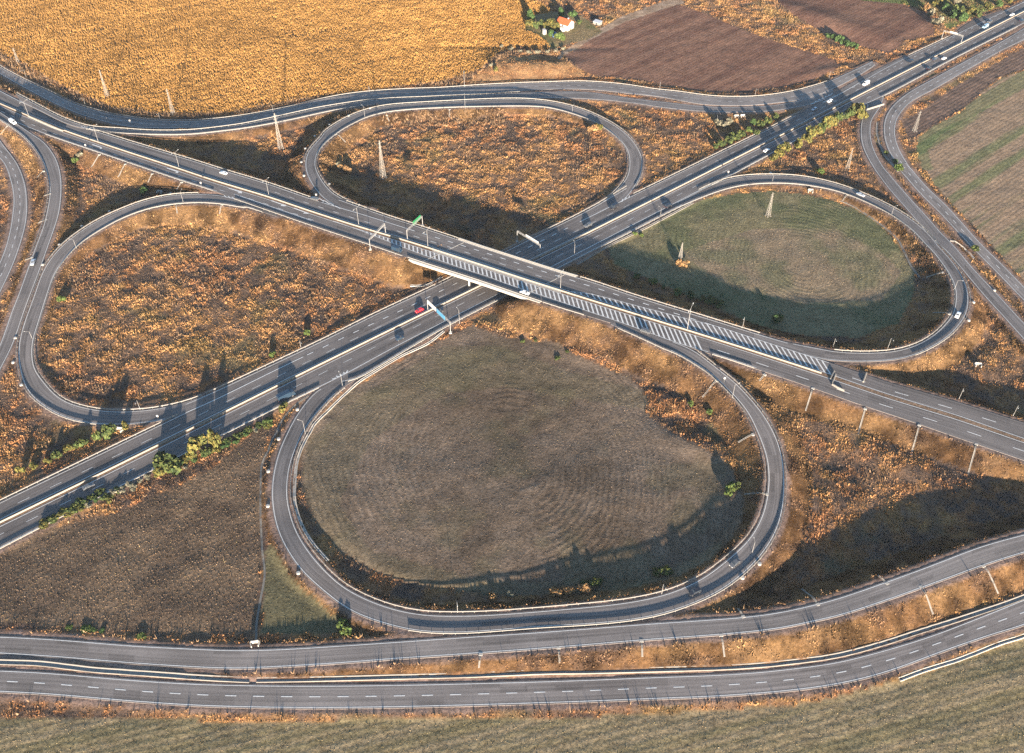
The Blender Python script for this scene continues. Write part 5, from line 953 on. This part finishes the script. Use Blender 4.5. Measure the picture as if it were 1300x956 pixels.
for a in [(532.5, 395.3, 'hatch', 'red', 'M1U', -1, 'bright red hatchback on the motorway left of the bridge'),
 (557.5, 396, 'suv', 'black', 'M1L', 1, 'dark car under the blue gantry board by the bridge'),
 (507.5, 430.5, 'hatch', 'navy', 'M1L', 1, 'dark blue hatchback alone on the near motorway lanes left of the bridge'),
 (112.8, 618.5, 'sedan', 'grey', 'M1L', 1, 'dark grey saloon on the motorway at lower left beside the bushes'),
 (363.8, 505, 'truck', 'navy', 'M1L', 1, 'dark blue box truck with a long shadow near the bottom loop gore'),
 (779.6, 264, 'van', 'black', 'M1U', -1, 'black van at the gore where the upper loop meets the motorway'),
 (746.4, 287, 'suv', 'grey', 'M1U', -1, 'grey car on the far motorway lanes just right of the bridge'),
 (848.3, 262.3, 'suv', 'black', 'M1auxL', 1, 'dark car in the lane leading to the right loop'),
 (973, 192, 'sedan', 'white', 'M1L', 1, 'white saloon in tree shade on the near motorway lanes'),
 (1099, 107.5, 'van', 'white', 'M1U', -1, 'large white van on the far motorway lanes at upper right'),
 (1053.5, 129.2, 'hatch', 'white', 'M1U', -1, 'white hatchback beside the striped gore at upper right'),
 (1033.8, 139.6, 'hatch', 'silver', 'M1U', -1, 'silver hatchback in shade below the striped gore at upper right'),
 (1250.5, 35, 'van', 'blue', 'M1U', -1, 'light blue van near the lay-by in the upper right corner'),
 (1256.5, 28.2, 'sedan', 'grey', 'M1U', -1, 'grey saloon next to the light blue van in the upper right corner'),
 (1156, 79, 'suv', 'black', 'M1U', -1, 'black car on the far motorway lanes left of the corner gantry'),
 (1185.8, 76.3, 'suv', 'navy', 'M1L', 1, 'dark blue car on the near motorway lanes below the corner gantry'),
 (1198.3, 75.2, 'hatch', 'white', 'M1L', 1, 'small white hatchback just ahead of the dark blue car near the corner gantry'),
 (1179, 87.8, 'hatch', 'black', 'M1L', 1, 'black hatchback on the near motorway lanes, behind the dark blue car'),
 (1284.5, 19.8, 'hatch', 'white', 'M1U', -1, 'white hatchback farthest up the motorway in the corner'),
 (1297, 27, 'sedan', 'navy', 'M1L', 1, 'dark blue saloon cut by the right picture edge in the upper corner'),
 (1092.2, 248.3, 'sedan', 'silver', 'loopE', 1, 'silver saloon on the top of the right loop'),
 (1215.6, 401, 'sedan', 'white', 'loopE', 1, 'white saloon on the rightmost bend of the right loop'),
 (932.6, 716, 'sedan', 'grey', 'loopS', -1, 'grey saloon leading on the lower right bend of the bottom loop, upper of two'),
 (881.8, 752.5, 'suv', 'black', 'loopS', -1, 'black car on the lower right of the bottom loop, lower of two'),
 (16.8, 156.3, 'van', 'white', 'rampW', 1, 'white van entering the slip road in the upper left corner'),
 (284, 220.6, 'sedan', 'white', 'M2U', -1, 'white saloon on the far highway lanes left of the upper loop'),
 (399.6, 253.6, 'suv', 'grey', 'M2U', -1, 'grey car at the gore of the upper loop on the highway'),
 (504, 318.5, 'van', 'navy', 'M2L', 1, 'dark blue van on the near highway lane left of the bridge'),
 (666.2, 372.8, 'sedan', 'white', 'M2L', 1, 'white saloon beside the stripes on the right end of the bridge'),
 (819.3, 421.6, 'suv', 'grey', 'M2L', 1, 'grey car beside the stripes right of the bridge'),
 (42.5, 334, 'sedan', 'silver', 'rampW', 1, 'silver saloon on the slip road at the left edge')]: place_car(*a)

# ------------------------------------------------------------------ shrubs and trees
def foliage_mesh(name, R_, Hh, n, cols, seed, leaf=.42, lobes=7):
    g = np.random.default_rng(seed); cs = g.normal(0, .45, (lobes, 3))*[R_, R_, Hh*.30]; cs[:, 2] += Hh*.55; rr = g.uniform(.35, .62, lobes)*R_
    k = g.integers(0, lobes, n); d = g.normal(0, 1, (n, 3)); d /= np.linalg.norm(d, axis=1)[:, None]; rad = rr[k]*g.uniform(.55, 1.08, n)**.6
    c = cs[k]+d*rad[:, None]*[1, 1, .9]; c[:, 2] = np.abs(c[:, 2])+.05
    nrm = d+g.normal(0, .6, (n, 3)); nrm /= np.linalg.norm(nrm, axis=1)[:, None]; up = g.normal(0, 1, (n, 3)); a = np.cross(nrm, up); a /= np.linalg.norm(a, axis=1)[:, None]; b = np.cross(nrm, a)
    sz = leaf*g.uniform(.5, 1.2, n)[:, None]; V = np.stack([c-a*sz-b*sz*.5, c+a*sz-b*sz*.5, c+a*sz*.4+b*sz, c-a*sz*.6+b*sz*.8], 1).reshape(-1, 3)
    colr = np.array(cols)[g.integers(0, len(cols), n)]*g.uniform(.65, 1.35, n)[:, None]*(.8+.4*g.random(lobes)[k])[:, None]
    o_ = np_mesh(name, V, np.arange(4*n).reshape(-1, 4), M['leaf'], False, np.repeat(colr, 4, 0)); return o_
PAL = dict(green=[(.055, .078, .028), (.075, .10, .03), (.042, .06, .024), (.10, .11, .035)], yellow=[(.135, .12, .034), (.105, .11, .034), (.075, .085, .03), (.16, .13, .038)], dark=[(.05, .09, .03), (.07, .11, .035), (.04, .07, .025)], dry=[(.24, .14, .06), (.30, .18, .08), (.17, .10, .05)], grey=[(.17, .16, .11), (.13, .13, .09), (.22, .19, .13)], bright=[(.08, .12, .032), (.115, .14, .036), (.06, .09, .03)])
SP = {}
def shrub_proto(col, v):
    root = empty('shrub'); f_ = foliage_mesh('foliage', 2.0, 2.8, 620, PAL[col], hash((col, v)) % 1000 if False else (list(PAL).index(col)*7+v*31+5)); f_.parent = root
    mb = MB(); g = random.Random(v+3)
    for i in range(6):
        a = g.uniform(0, 6.28); q = (math.cos(a)*g.uniform(.5, 1.3), math.sin(a)*g.uniform(.5, 1.3), g.uniform(1.2, 2.2)); mid_ = (q[0]*.35, q[1]*.35, q[2]*.55)
        mb.bar((0, 0, -.3), mid_, .09, .06, 5); mb.bar(mid_, q, .06, .02, 5)
    mb.build('stem', M['trunk'], root); return root
def shrub(px, py, k, col, label, hz=1.0, name='shrub', cat='shrub', group='roadside bushes'):
    v = int(RNG.integers(0, 2)); key = (col, v)
    g_ = G(px, py)
    if key not in SP: SP[key] = root = shrub_proto(col, v)
    else: root = copy_tree(SP[key])
    root.location = g_-Vector((0, 0, .1)); root.rotation_euler = (0, 0, RNG.uniform(0, 6.28)); k *= .76; root.scale = (k, k*RNG.uniform(.85, 1.15), k*hz*1.0)
    tag(root, label, cat, group); return root
def row(pts, col, what, where, k=(1.0, 1.6), hz=1.0):
    W_ = ['first', 'second', 'third', 'fourth', 'fifth', 'sixth', 'seventh', 'eighth', 'ninth', 'tenth', 'eleventh', 'twelfth', 'thirteenth', 'fourteenth', 'fifteenth', 'sixteenth']
    for i, p_ in enumerate(pts):
        kk = p_[2] if len(p_) > 2 else RNG.uniform(*k); cl = p_[3] if len(p_) > 3 else col
        lab = f'{W_[i]} {what} from left {where}' if len(pts) > 1 else f'{what} {where}'
        shrub(p_[0], p_[1], kk, cl, lab, p_[4] if len(p_) > 4 else hz)
row([(66, 658, 1.0), (78, 652, 1.2), (92, 647, 1.5), (104, 640, 1.6), (118, 634, 1.3), (128, 626, 1.1), (140, 634, 1.1, 'yellow'), (152, 622, 1.2), (170, 620, 1.1, 'grey')], 'green', 'low green bush', 'below the motorway at lower left', hz=.6)
row([(203, 602, 1.5), (211, 589, 2.5, 'green', 1.1), (219, 598, 2.1, 'green'), (229, 590, 1.5, 'dark', .9), (240, 584, 1.5, 'yellow', .9), (251, 571, 2.5, 'yellow', 1.3), (263, 577, 1.6, 'green', .9), (275, 565, 1.6, 'yellow', 2.3), (290, 561, 1.1, 'green', .7), (303, 554, 1.2, 'green', .7), (316, 548, 1.3, 'green', .7), (328, 542, 1.2, 'green', .6), (341, 538, 1.5, 'bright', .6), (359, 520, 1.6, 'yellow', .8)], 'yellow', 'yellow-green bush', 'between the motorway and the brown field', hz=1.2)
row([(44, 593, .9, 'yellow'), (62, 587, .9, 'yellow'), (74, 579, 1.3), (88, 572, 1.2, 'yellow'), (101, 567, 1.6), (110, 563, 1.1), (124, 559, 1.3, 'green', 1.8), (138, 553, 1.7, 'green', 1.6), (160, 543, 1.1, 'yellow', 1.0), (28, 600, .9, 'yellow', 1.8)], 'green', 'green bush', 'between motorway and left loop')
row([(908, 189, 1.3), (916, 186, 1.7), (925, 181, 1.8), (933, 177, 1.8), (942, 173, 1.6), (951, 168, 1.4, 'bright'), (957, 158, 1.5, 'dark'), (966, 161, 1.6), (975, 156, 1.7), (984, 151, 1.5), (960, 170, 1.2)], 'green', 'dense green bush', 'between motorway and narrow slip road', hz=1.1)
row([(910, 160, 1.9), (919, 163, 1.7), (926, 158, 1.6)], 'grey', 'bare grey bush', 'in the shade of the triangle above the motorway')
row([(982, 204, 1.1), (990, 198, 1.9), (999, 192, 1.6), (1012, 188, 1.9), (1023, 180, 1.6), (1031, 174, 2.2), (1041, 168, 2.1, 'green'), (1051, 161, 2.4), (1061, 154, 1.9, 'green'), (1076, 149, 1.8, 'green'), (1086, 147, 2.6), (1094, 150, 1.6)], 'yellow', 'sunlit yellow-green bush', 'beside the motorway at upper right', hz=1.5)
row([(748, 166, 1.3, 'grey'), (755, 166, 1.9, 'dry'), (760, 163, 1.4, 'yellow')], 'dry', 'ochre bush', 'inside the upper loop at its top right')
row([(431, 213, 1.3, 'grey'), (440, 217, 1.6)], 'dry', 'orange dry bush', 'inside the upper loop at its left')
row([(808, 354, 1.2, 'dark'), (828.7, 360, 1.5, 'bright'), (842, 366, .8, 'dark'), (860, 374, 1.6, 'bright'), (876, 379, 1.5), (890, 382, 1.3), (901, 384, 1.6), (910, 388, 1.4), (984, 408, 1.7, 'dark'), (990, 406, 1.3, 'bright')], 'green', 'green bush', 'in the shade beside the striped highway lanes')
row([(862, 335, 1.3), (867, 338, 1.1)], 'dry', 'orange weed clump', 'at the mast in the right loop field')
row([(806, 298, .9), (814, 300, .8)], 'bright', 'small bright green bush', 'beside the drain left of the right loop')
row([(1041, 220, 1.4), ], 'bright', 'round green bush', 'above the top of the right loop')
row([(1125, 195, .9), (1135, 206, 1.0, 'dark'), (1140.5, 215, 1.6, 'bright')], 'green', 'green bush', 'between slip road and side road at the right')
row([(1238.5, 317.5, 1.2)], 'green', 'small green bush', 'at the edge of the side road at the right')
row([(79, 382, 1.3)], 'bright', 'lone bright green bush', 'inside the left loop near its left side')
row([(96, 206, 1.4), (101, 199, 1.2, 'grey')], 'bright', 'small bush', 'below the highway at upper left')
row([(183, 244, 1.5)], 'dark', 'dark green bush', 'in the shade above the left loop')
row([(391, 424, 1.1), (346, 452, 1.1)], 'bright', 'small lime green bush', 'beyond the motorway left of the bridge')
row([(927, 622, 1.4), (933, 618, 1.2, 'green'), (924, 628, 1.1)], 'bright', 'bright green bush', 'inside the right side of the bottom loop')
row([(705, 753, 1.2), (720, 752, 1.3), (741, 751, 1.5), (625, 759, 1.1), (649, 758, 1.0, 'grey')], 'dry', 'feathery tan weed', 'on the shaded inner bank of the bottom loop')
row([(742, 744, 1.1), (752, 742, 1.5), (760, 741, 1.2), (832, 729, 1.2), (841, 727, 1.7), (850, 728, 1.1)], 'green', 'dark green bush', 'inside the bottom of the bottom loop', hz=.8)
row([(435, 795, 1.3), (441, 803, 1.4)], 'bright', 'small bright green bush', 'between bottom loop and bottom slip road', hz=1.0)
row([(87, 797, .9), (108, 799, 1.2), (118, 800, .9), (180, 808, 1.2), (130, 801, .8, 'dark')], 'bright', 'small green bush', 'at the bottom edge of the brown field', hz=.3)
row([(901, 524, .9), (877, 514, .9)], 'bright', 'lime green bush', 'on the rusty bank inside the bottom loop')
row([(x, y) for x, y in ((663, 434), (680, 433), (720, 447), (707, 455))], 'green', 'low green bush', 'at the top of the bottom loop field', (.7, 1.0), .6)
row([(630, 90, 1.2, 'yellow'), (624, 84, .9, 'grey')], 'yellow', 'small bush', 'between corn field and grassy mound')
row([(1052, 48, 1.3), (1057, 50, 1.5), (1063, 53, 1.7), (1068, 55, 1.6), (1074, 58, 1.6), (1081, 60, 1.5), (1087, 62, 1.2)], 'dark', 'dark green hedge bush', 'between the two ploughed fields', hz=1.2)
row([(1190, 8, 2.2, 'yellow'), (1200, 14, 2.0), (1209, 22, 2.2), (1216, 17, 2.4, 'green'), (1222, 27, 2.3), (1232, 18, 1.8, 'yellow'), (1243, 22, 1.6, 'green'), (1255, 12, 1.8, 'yellow'), (1268, 8, 1.7), (1280, 4, 1.6, 'yellow'), (1212, 6, 2.0, 'grey'), (1180, 22, 2.2, 'grey'), (1188, 32, 2.4, 'grey'), (1176, 12, 1.7, 'dry')], 'dark', 'tall olive bush', 'in the scrub at the upper right corner', hz=1.25)
row([(672, 34, 1.9, 'yellow'), (680, 36, 1.9), (687, 34, 1.7), (693, 33, 1.6), (698, 36, 2.2, 'yellow'), (704, 37, 2.3, 'yellow'), (710, 50, 1.9, 'bright'), (715, 51, 1.4, 'bright'), (700, 46, 1.6, 'dark'), (728, 21, 1.6, 'dark'), (735, 30, 1.0)], 'green', 'garden bush', 'around the house with the red roof', hz=1.3)
row([(x, 62+6*math.sin((x-640)/26.), 1.2) for x in (636, 648, 660, 672, 684, 696, 706, 716)], 'grey', 'dark scrub clump', 'in the ditch below the golden corn field', hz=.8)
shrub(674, 27, 2.2, 'dark', 'dark tall garden tree at the corner of the corn field left of the house', 1.6, group='roadside bushes')
shrub(712, 21, 2.0, 'dark', 'dark tall garden tree directly behind the house with the red roof', 1.5, group='roadside bushes')

# ------------------------------------------------------------------ house and outbuildings
hg = G(717.5, 35.5); hz_ = math.radians(-38)
hs = tag(empty('house', hg, hz_), 'small white house with an orange tiled roof among garden bushes', 'house')
roofm = simple('orange_roof_tiles', (.50, .10, .035), .8, var=.25, scale=2.5); wallm = simple('white_plaster', (.52, .50, .45), .9, var=.08)
hl, hw, hh = 4.9, 3.9, 4.4
mb = MB(); mb.add([(-hl, -hw, 0), (hl, -hw, 0), (hl, hw, 0), (-hl, hw, 0), (-hl, -hw, hh), (hl, -hw, hh), (hl, hw, hh), (-hl, hw, hh), (-hl, 0, hh+2.5), (hl, 0, hh+2.5)], [(0, 1, 5, 4), (1, 2, 6, 9, 5), (2, 3, 7, 6), (3, 0, 4, 8, 7)]); mb.build('wall', wallm, hs)
mb = MB()
for s_ in (-1, 1):
    e = .5; z0 = hh-.3; y0 = s_*(hw+e)
    mb.add([(-hl-e, y0, z0), (hl+e, y0, z0), (hl+e, 0, hh+2.58), (-hl-e, 0, hh+2.58), (-hl-e, y0, z0+.18), (hl+e, y0, z0+.18), (hl+e, 0, hh+2.76), (-hl-e, 0, hh+2.76)], [(0, 1, 2, 3), (4, 5, 6, 7), (0, 1, 5, 4), (1, 2, 6, 5), (3, 0, 4, 7)])
rf = mb.build('roof', roofm, hs); mb = MB(); mb.box((2, .8, hh+2.7), (.7, .7, 1.5)); mb.build('chimney', wallm, rf)
for x_, z_ in ((-3, 3.1), (.2, 3.1), (-3, 1.1)):
    mb = MB(); mb.box((x_, -hw-.02, z_), (1.1, .08, 1.2)); w_ = mb.build('window', M['glass'], hs); mb = MB(); mb.box((x_, -hw-.05, z_-.68), (1.4, .2, .12)); mb.build('sill', wallm, w_)
mb = MB(); mb.box((1.6, -hw-1.2, 1.3), (3.2, 2.4, 2.6)); mb.build('porch', wallm, hs); mb = MB(); mb.box((hl+.03, -.6, 1.05), (.08, 1.0, 2.1)); mb.build('door', M['trunk'], hs); mb = MB(); mb.box((hl+.02, 1.2, 3.2), (.08, 1.0, 1.2)); mb.build('window', M['glass'], hs)
def hut(px, py, dx, dy, dz, rz, mat, rmat, name, label, cat, slope=.3):
    root = tag(empty(name, G(px, py), rz), label, cat); mb = MB(); mb.add([(-dx/2, -dy/2, 0), (dx/2, -dy/2, 0), (dx/2, dy/2, 0), (-dx/2, dy/2, 0), (-dx/2, -dy/2, dz), (dx/2, -dy/2, dz), (dx/2, dy/2, dz+slope), (-dx/2, dy/2, dz+slope)], [(0, 1, 5, 4), (1, 2, 6, 5), (2, 3, 7, 6), (3, 0, 4, 7)]); mb.build('wall', mat, root)
    mb = MB(); e = .25; mb.add([(-dx/2-e, -dy/2-e, dz-.03), (dx/2+e, -dy/2-e, dz-.03), (dx/2+e, dy/2+e, dz+slope+.03), (-dx/2-e, dy/2+e, dz+slope+.03), (-dx/2-e, -dy/2-e, dz+.1), (dx/2+e, -dy/2-e, dz+.1), (dx/2+e, dy/2+e, dz+slope+.16), (-dx/2-e, dy/2+e, dz+slope+.16)], [(3, 2, 1, 0), (4, 5, 6, 7), (0, 1, 5, 4), (1, 2, 6, 5), (2, 3, 7, 6), (3, 0, 4, 7)]); mb.build('roof', rmat, root)
    mb = MB(); mb.box((0, -dy/2-.03, .95), (.8, .06, 1.8)); mb.build('door', M['glass'], root)
hut(691, 43.5, 1.8, 2.2, 3.2, .5, wallm, M['steel_w'], 'hut', 'narrow white hut left of the house with the red roof', 'hut')
hut(703.5, 46, 3.0, 3.0, 2.0, .3, simple('blue_tarpaulin', (.03, .08, .2), .5), simple('blue_sheet', (.04, .10, .25), .4), 'shed', 'dark blue shed between the bushes in front of the house', 'shed')
hut(758.5, 31, 5.5, 3.6, 2.2, -.6, M['conc'], simple('grey_sheet_roof', (.42, .44, .46), .5), 'shed', 'grey ruined shed on the bare ground right of the house', 'shed')

# ------------------------------------------------------------------ dry grass, weeds and corn as loose stuff
def tufts(name, mask_fn, dens, hrange, wrange, colf, label, cat, nb=3, seed=1, jit=.35, lean=.35):
    g = np.random.default_rng(seed); A_ = (GX1-GX0)*(GY1-GY0); n = int(A_*dens)
    x = g.uniform(GX0+3, GX1-5, n); y = g.uniform(GY0+3, GY1-5, n); px, py = proj(np.stack([x, y, np.zeros(n)], 1))
    ok = (px > -70) & (px < 1370) & (py > -60) & (py < 1000); x, y, px, py = x[ok], y[ok], px[ok], py[ok]
    i = np.clip(((x-GX0)/GS).round().astype(int), 0, NX-1); j = np.clip(((y-GY0)/GS).round().astype(int), 0, NY-1)
    keep_, hk = mask_fn(i, j, px, py, g); x, y, i, j, hk = x[keep_], y[keep_], i[keep_], j[keep_], hk[keep_]; n = len(x); z = gz(x, y)
    h = g.uniform(*hrange, n)*hk; w = g.uniform(*wrange, n)*hk**.3
    Vs = []; cols = []
    base_c = colf(i, j, x, y, g)*g.uniform(1-jit, 1+jit, n)[:, None]
    for b in range(nb):
        a = g.uniform(0, math.pi, n)+b; dx, dy = np.cos(a)*w/2, np.sin(a)*w/2; lx = g.normal(0, lean, n)*h; ly = g.normal(0, lean, n)*h; ox = g.normal(0, .25, n)*w; oy = g.normal(0, .25, n)*w; hh_ = h*g.uniform(.7, 1.1, n)
        Vs.append(np.stack([np.stack([x+ox-dx, y+oy-dy, z-.05], 1), np.stack([x+ox+dx, y+oy+dy, z-.05], 1), np.stack([x+ox+lx, y+oy+ly, z+hh_], 1)], 1))
        cols.append(np.repeat((base_c*g.uniform(.85, 1.15, (n, 1)))[:, None, :], 3, 1))
    V = np.concatenate(Vs).reshape(-1, 3); cl = np.concatenate(cols).reshape(-1, 3)
    o_ = np_mesh(name, V, np.arange(len(V)).reshape(-1, 3), M['plant'], False, cl); print(name, n)
    return tag(o_, label, cat, kind='stuff')
# keep plants off the concrete drains
CHM = np.zeros(XX.shape, bool)
for Q in CH:
    for q in Q[::1]:
        i0 = int((q[0]-GX0)/GS); j0 = int((q[1]-GY0)/GS)
        if 1 < i0 < NX-2 and 1 < j0 < NY-2: CHM[j0-1:j0+2, i0-1:i0+2] |= np.hypot(XX[j0-1:j0+2, i0-1:i0+2]-q[0], YY[j0-1:j0+2, i0-1:i0+2]-q[1]) < 1.3
BRM = inpoly([(515, 332), (575, 303), (740, 352), (692, 392)]) & False
wildm = ~FLD & ~ZN['corn'] & (DR > 1.9) & ~CHM & ~((np.abs(dM1(np.stack([XX, YY], -1))) < 20))
wildm = ~FLD & ~ZN['corn'] & (DR > 1.9) & ~CHM
def mwild(i, j, px, py, g):
    m_ = wildm[j, i] & (g.random(len(i)) < np.clip((DR[j, i]-1.0)/2.5, .1, 1)); hk = (.35+1.1*sstep(.35, .7, nB[j, i]))*np.where(ZN['mound'][j, i], .5, 1)*(.65+.7*vnoise(XX[j, i], YY[j, i], 2.6, 23))+.25*(DR[j, i] > 10); hk = np.where(onslope[j, i], hk*.95, hk); return m_, hk
def cwild(i, j, x, y, g):
    c = ALB[j, i]*np.where(onslope[j, i], 2.3, 1.45)[:, None]*(.55+.95*sstep(.2, .8, .6*vnoise(x, y, 1.7, 17)+.4*vnoise(x, y, 4.3, 19)))[:, None]; t = g.random(len(i)); c = c+np.where(t[:, None] > .9, C(.09, .06, .03), 0); c = np.where((t < .08)[:, None], c*.5, c); return np.clip(c*[.97, .96, .88], .015, .62)
LOW = [(x_, 662.5-.4385*(x_-60)+RNG.uniform(-1, 3)) for x_ in range(56, 200, 11)]+[(x_, 606-.49*(x_-200)+RNG.uniform(0, 5)) for x_ in range(222, 350, 13)]
for q_, part_ in ((LOW[:7], 'lower left corner stretch'), (LOW[7:14], 'stretch left of the tall bushes'), (LOW[14:], 'stretch right of the tall bushes')): row([(a_, b_, RNG.uniform(.8, 1.3), ['green', 'grey', 'yellow', 'dark'][int(RNG.integers(0, 4))]) for a_, b_ in q_], 'green', 'low hedge plant', 'below the motorway, '+part_, hz=.6)
tufts('dry_grass', mwild, 2.7, (.18, .62), (.16, .42), cwild, 'dry orange and brown grass and weeds on banks and inside the loops', 'dry grass', 3, 5, .24)
def mcorn(i, j, px, py, g):
    m_ = ZN['corn'][j, i] & (DR[j, i] > 4) & (g.random(len(i)) < 1.08-.7*sstep(.60, .75, streak((300, 60), (420, 40), 5, 40, 77)[j, i])); return m_, np.ones(len(i))
tufts('corn_crop', mcorn, 1.9, (.9, 1.4), (.3, .55), lambda i, j, x, y, g: C(.385, .212, .066)*(.75+.5*vnoise(x, y, 6, 4))[:, None]*(.85+.3*vnoise(x, y, 40, 14))[:, None]+np.where(g.random(len(i))[:, None] > .9, C(-.09, -.05, -.01), 0), 'golden ripe corn filling the field in the upper left', 'corn', 3, 6, .3, .2)
def mfield(i, j, px, py, g):
    f_ = (ZN['fieldS'] | ZN['fieldE'] | ZN['fieldSW'] | ZN['fieldT'] | ZN['yard'] | ZN['weedNE'] | ZN['fieldSE'])[j, i] & (DR[j, i] > 2) & ~CHM[j, i]
    sw = (ZN['fieldSW'] | ZN['weedNE'])[j, i]; return f_ & (g.random(len(i)) < np.where(sw, 1, .55)), np.where(sw, 1.0, .62)
def cfield(i, j, x, y, g):
    t = g.random(len(i))[:, None]; return np.clip(ALB[j, i]*(1.05+.6*g.random(len(i))[:, None])+np.where(t > .975, C(.09, .085, .02), 0)+np.where((t > .90) & (t < .92), C(.08, .05, .02), 0), .015, .6)
tufts('weeds', mfield, 1.7, (.12, .42), (.18, .42), cfield, 'low stubble and scattered weeds on the mown fields', 'weeds', 2, 8)
# tall dead stalks: hedge line, ditch and roadside
def mtall(i, j, px, py, g):
    a = wildm[j, i] & (DR[j, i] > 3.2) & (fbm(XX[j, i], YY[j, i], 12, 61, 3) > .60) & ~onslope[j, i]
    e_ = (wildm[j, i] & (DR[j, i] > 3.5) & (py < 160) & (px < 640)) | (inpoly([(560, 104), (640, 66), (700, 62), (760, 90), (740, 92), (690, 70), (650, 76), (615, 98)], px, py) & ~FLD[j, i] & (DR[j, i] > 3))
    f2 = wildm[j, i] & (DR[j, i] > 1.9) & (DR[j, i] < 3.4) & (py > 690) & (g.random(len(i)) < .35); return (a | e_ | f2) & ~ZN['corn'][j, i] & ~ZN['mound'][j, i], np.where(e_, 1.5, np.where(f2, 1.1, .85))
tufts('tall_weeds', mtall, .45, (.7, 1.7), (.22, .5), lambda i, j, x, y, g: np.clip(C(.20, .13, .075)*g.uniform(.5, 1.5, (len(i), 1)), .01, .6), 'tall dead brown weeds along hedges and in hollows', 'weeds', 3, 9)
# ------------------------------------------------------------------ light
EL = math.radians(8.6); AZ = math.radians(-8.8)      # shadows run away from the camera, a little to the left
sd = bpy.data.lights.new('sun', 'SUN'); sd.energy = 5.0; sd.angle = math.radians(.8); sd.color = (1.0, .84, .68)
so = bpy.data.objects.new('sun', sd); COL.objects.link(so)
trav = Vector((math.sin(AZ)*math.cos(EL), math.cos(AZ)*math.cos(EL), -math.sin(EL)))
so.rotation_euler = trav.to_track_quat('-Z', 'Y').to_euler(); so.location = (60, -300, 120)
W = bpy.data.worlds.new('World'); SC.world = W; W.use_nodes = True; nt = W.node_tree
bg = nt.nodes['Background']; sk = nt.nodes.new('ShaderNodeTexSky'); sk.sky_type = 'NISHITA'; sk.sun_disc = False
sk.sun_elevation = EL; sk.sun_rotation = math.radians(180)-abs(AZ); sk.air_density = 1.0; sk.dust_density = .2; sk.ozone_density = 2.6
nt.links.new(sk.outputs[0], bg.inputs[0]); bg.inputs[1].default_value = .082
SC.view_settings.view_transform = 'Standard'; SC.view_settings.look = 'None'; SC.view_settings.gamma = 1
SC.view_settings.use_curve_mapping = False
SC.view_settings.exposure = 2.17
SC.render.engine = 'CYCLES'; SC.cycles.max_bounces = 4; SC.cycles.diffuse_bounces = 2
SC.cycles.use_denoising = False

if True:
    m = bpy.data.materials.new('thin_haze'); m.use_nodes = True; nt = m.node_tree; nt.nodes.clear(); ou = nt.nodes.new('ShaderNodeOutputMaterial'); v = nt.nodes.new('ShaderNodeVolumePrincipled')
    v.inputs['Color'].default_value = (.86, .90, 1.0, 1); v.inputs['Density'].default_value = .000036; v.inputs['Anisotropy'].default_value = .1; nt.links.new(v.outputs[0], ou.inputs['Volume'])
    mb = MB(); mb.box((0, 700, 150), (2600, 2600, 304)); hz = mb.build('haze', m); tag(hz, 'thin pale morning haze over the whole interchange', 'haze', kind='stuff')
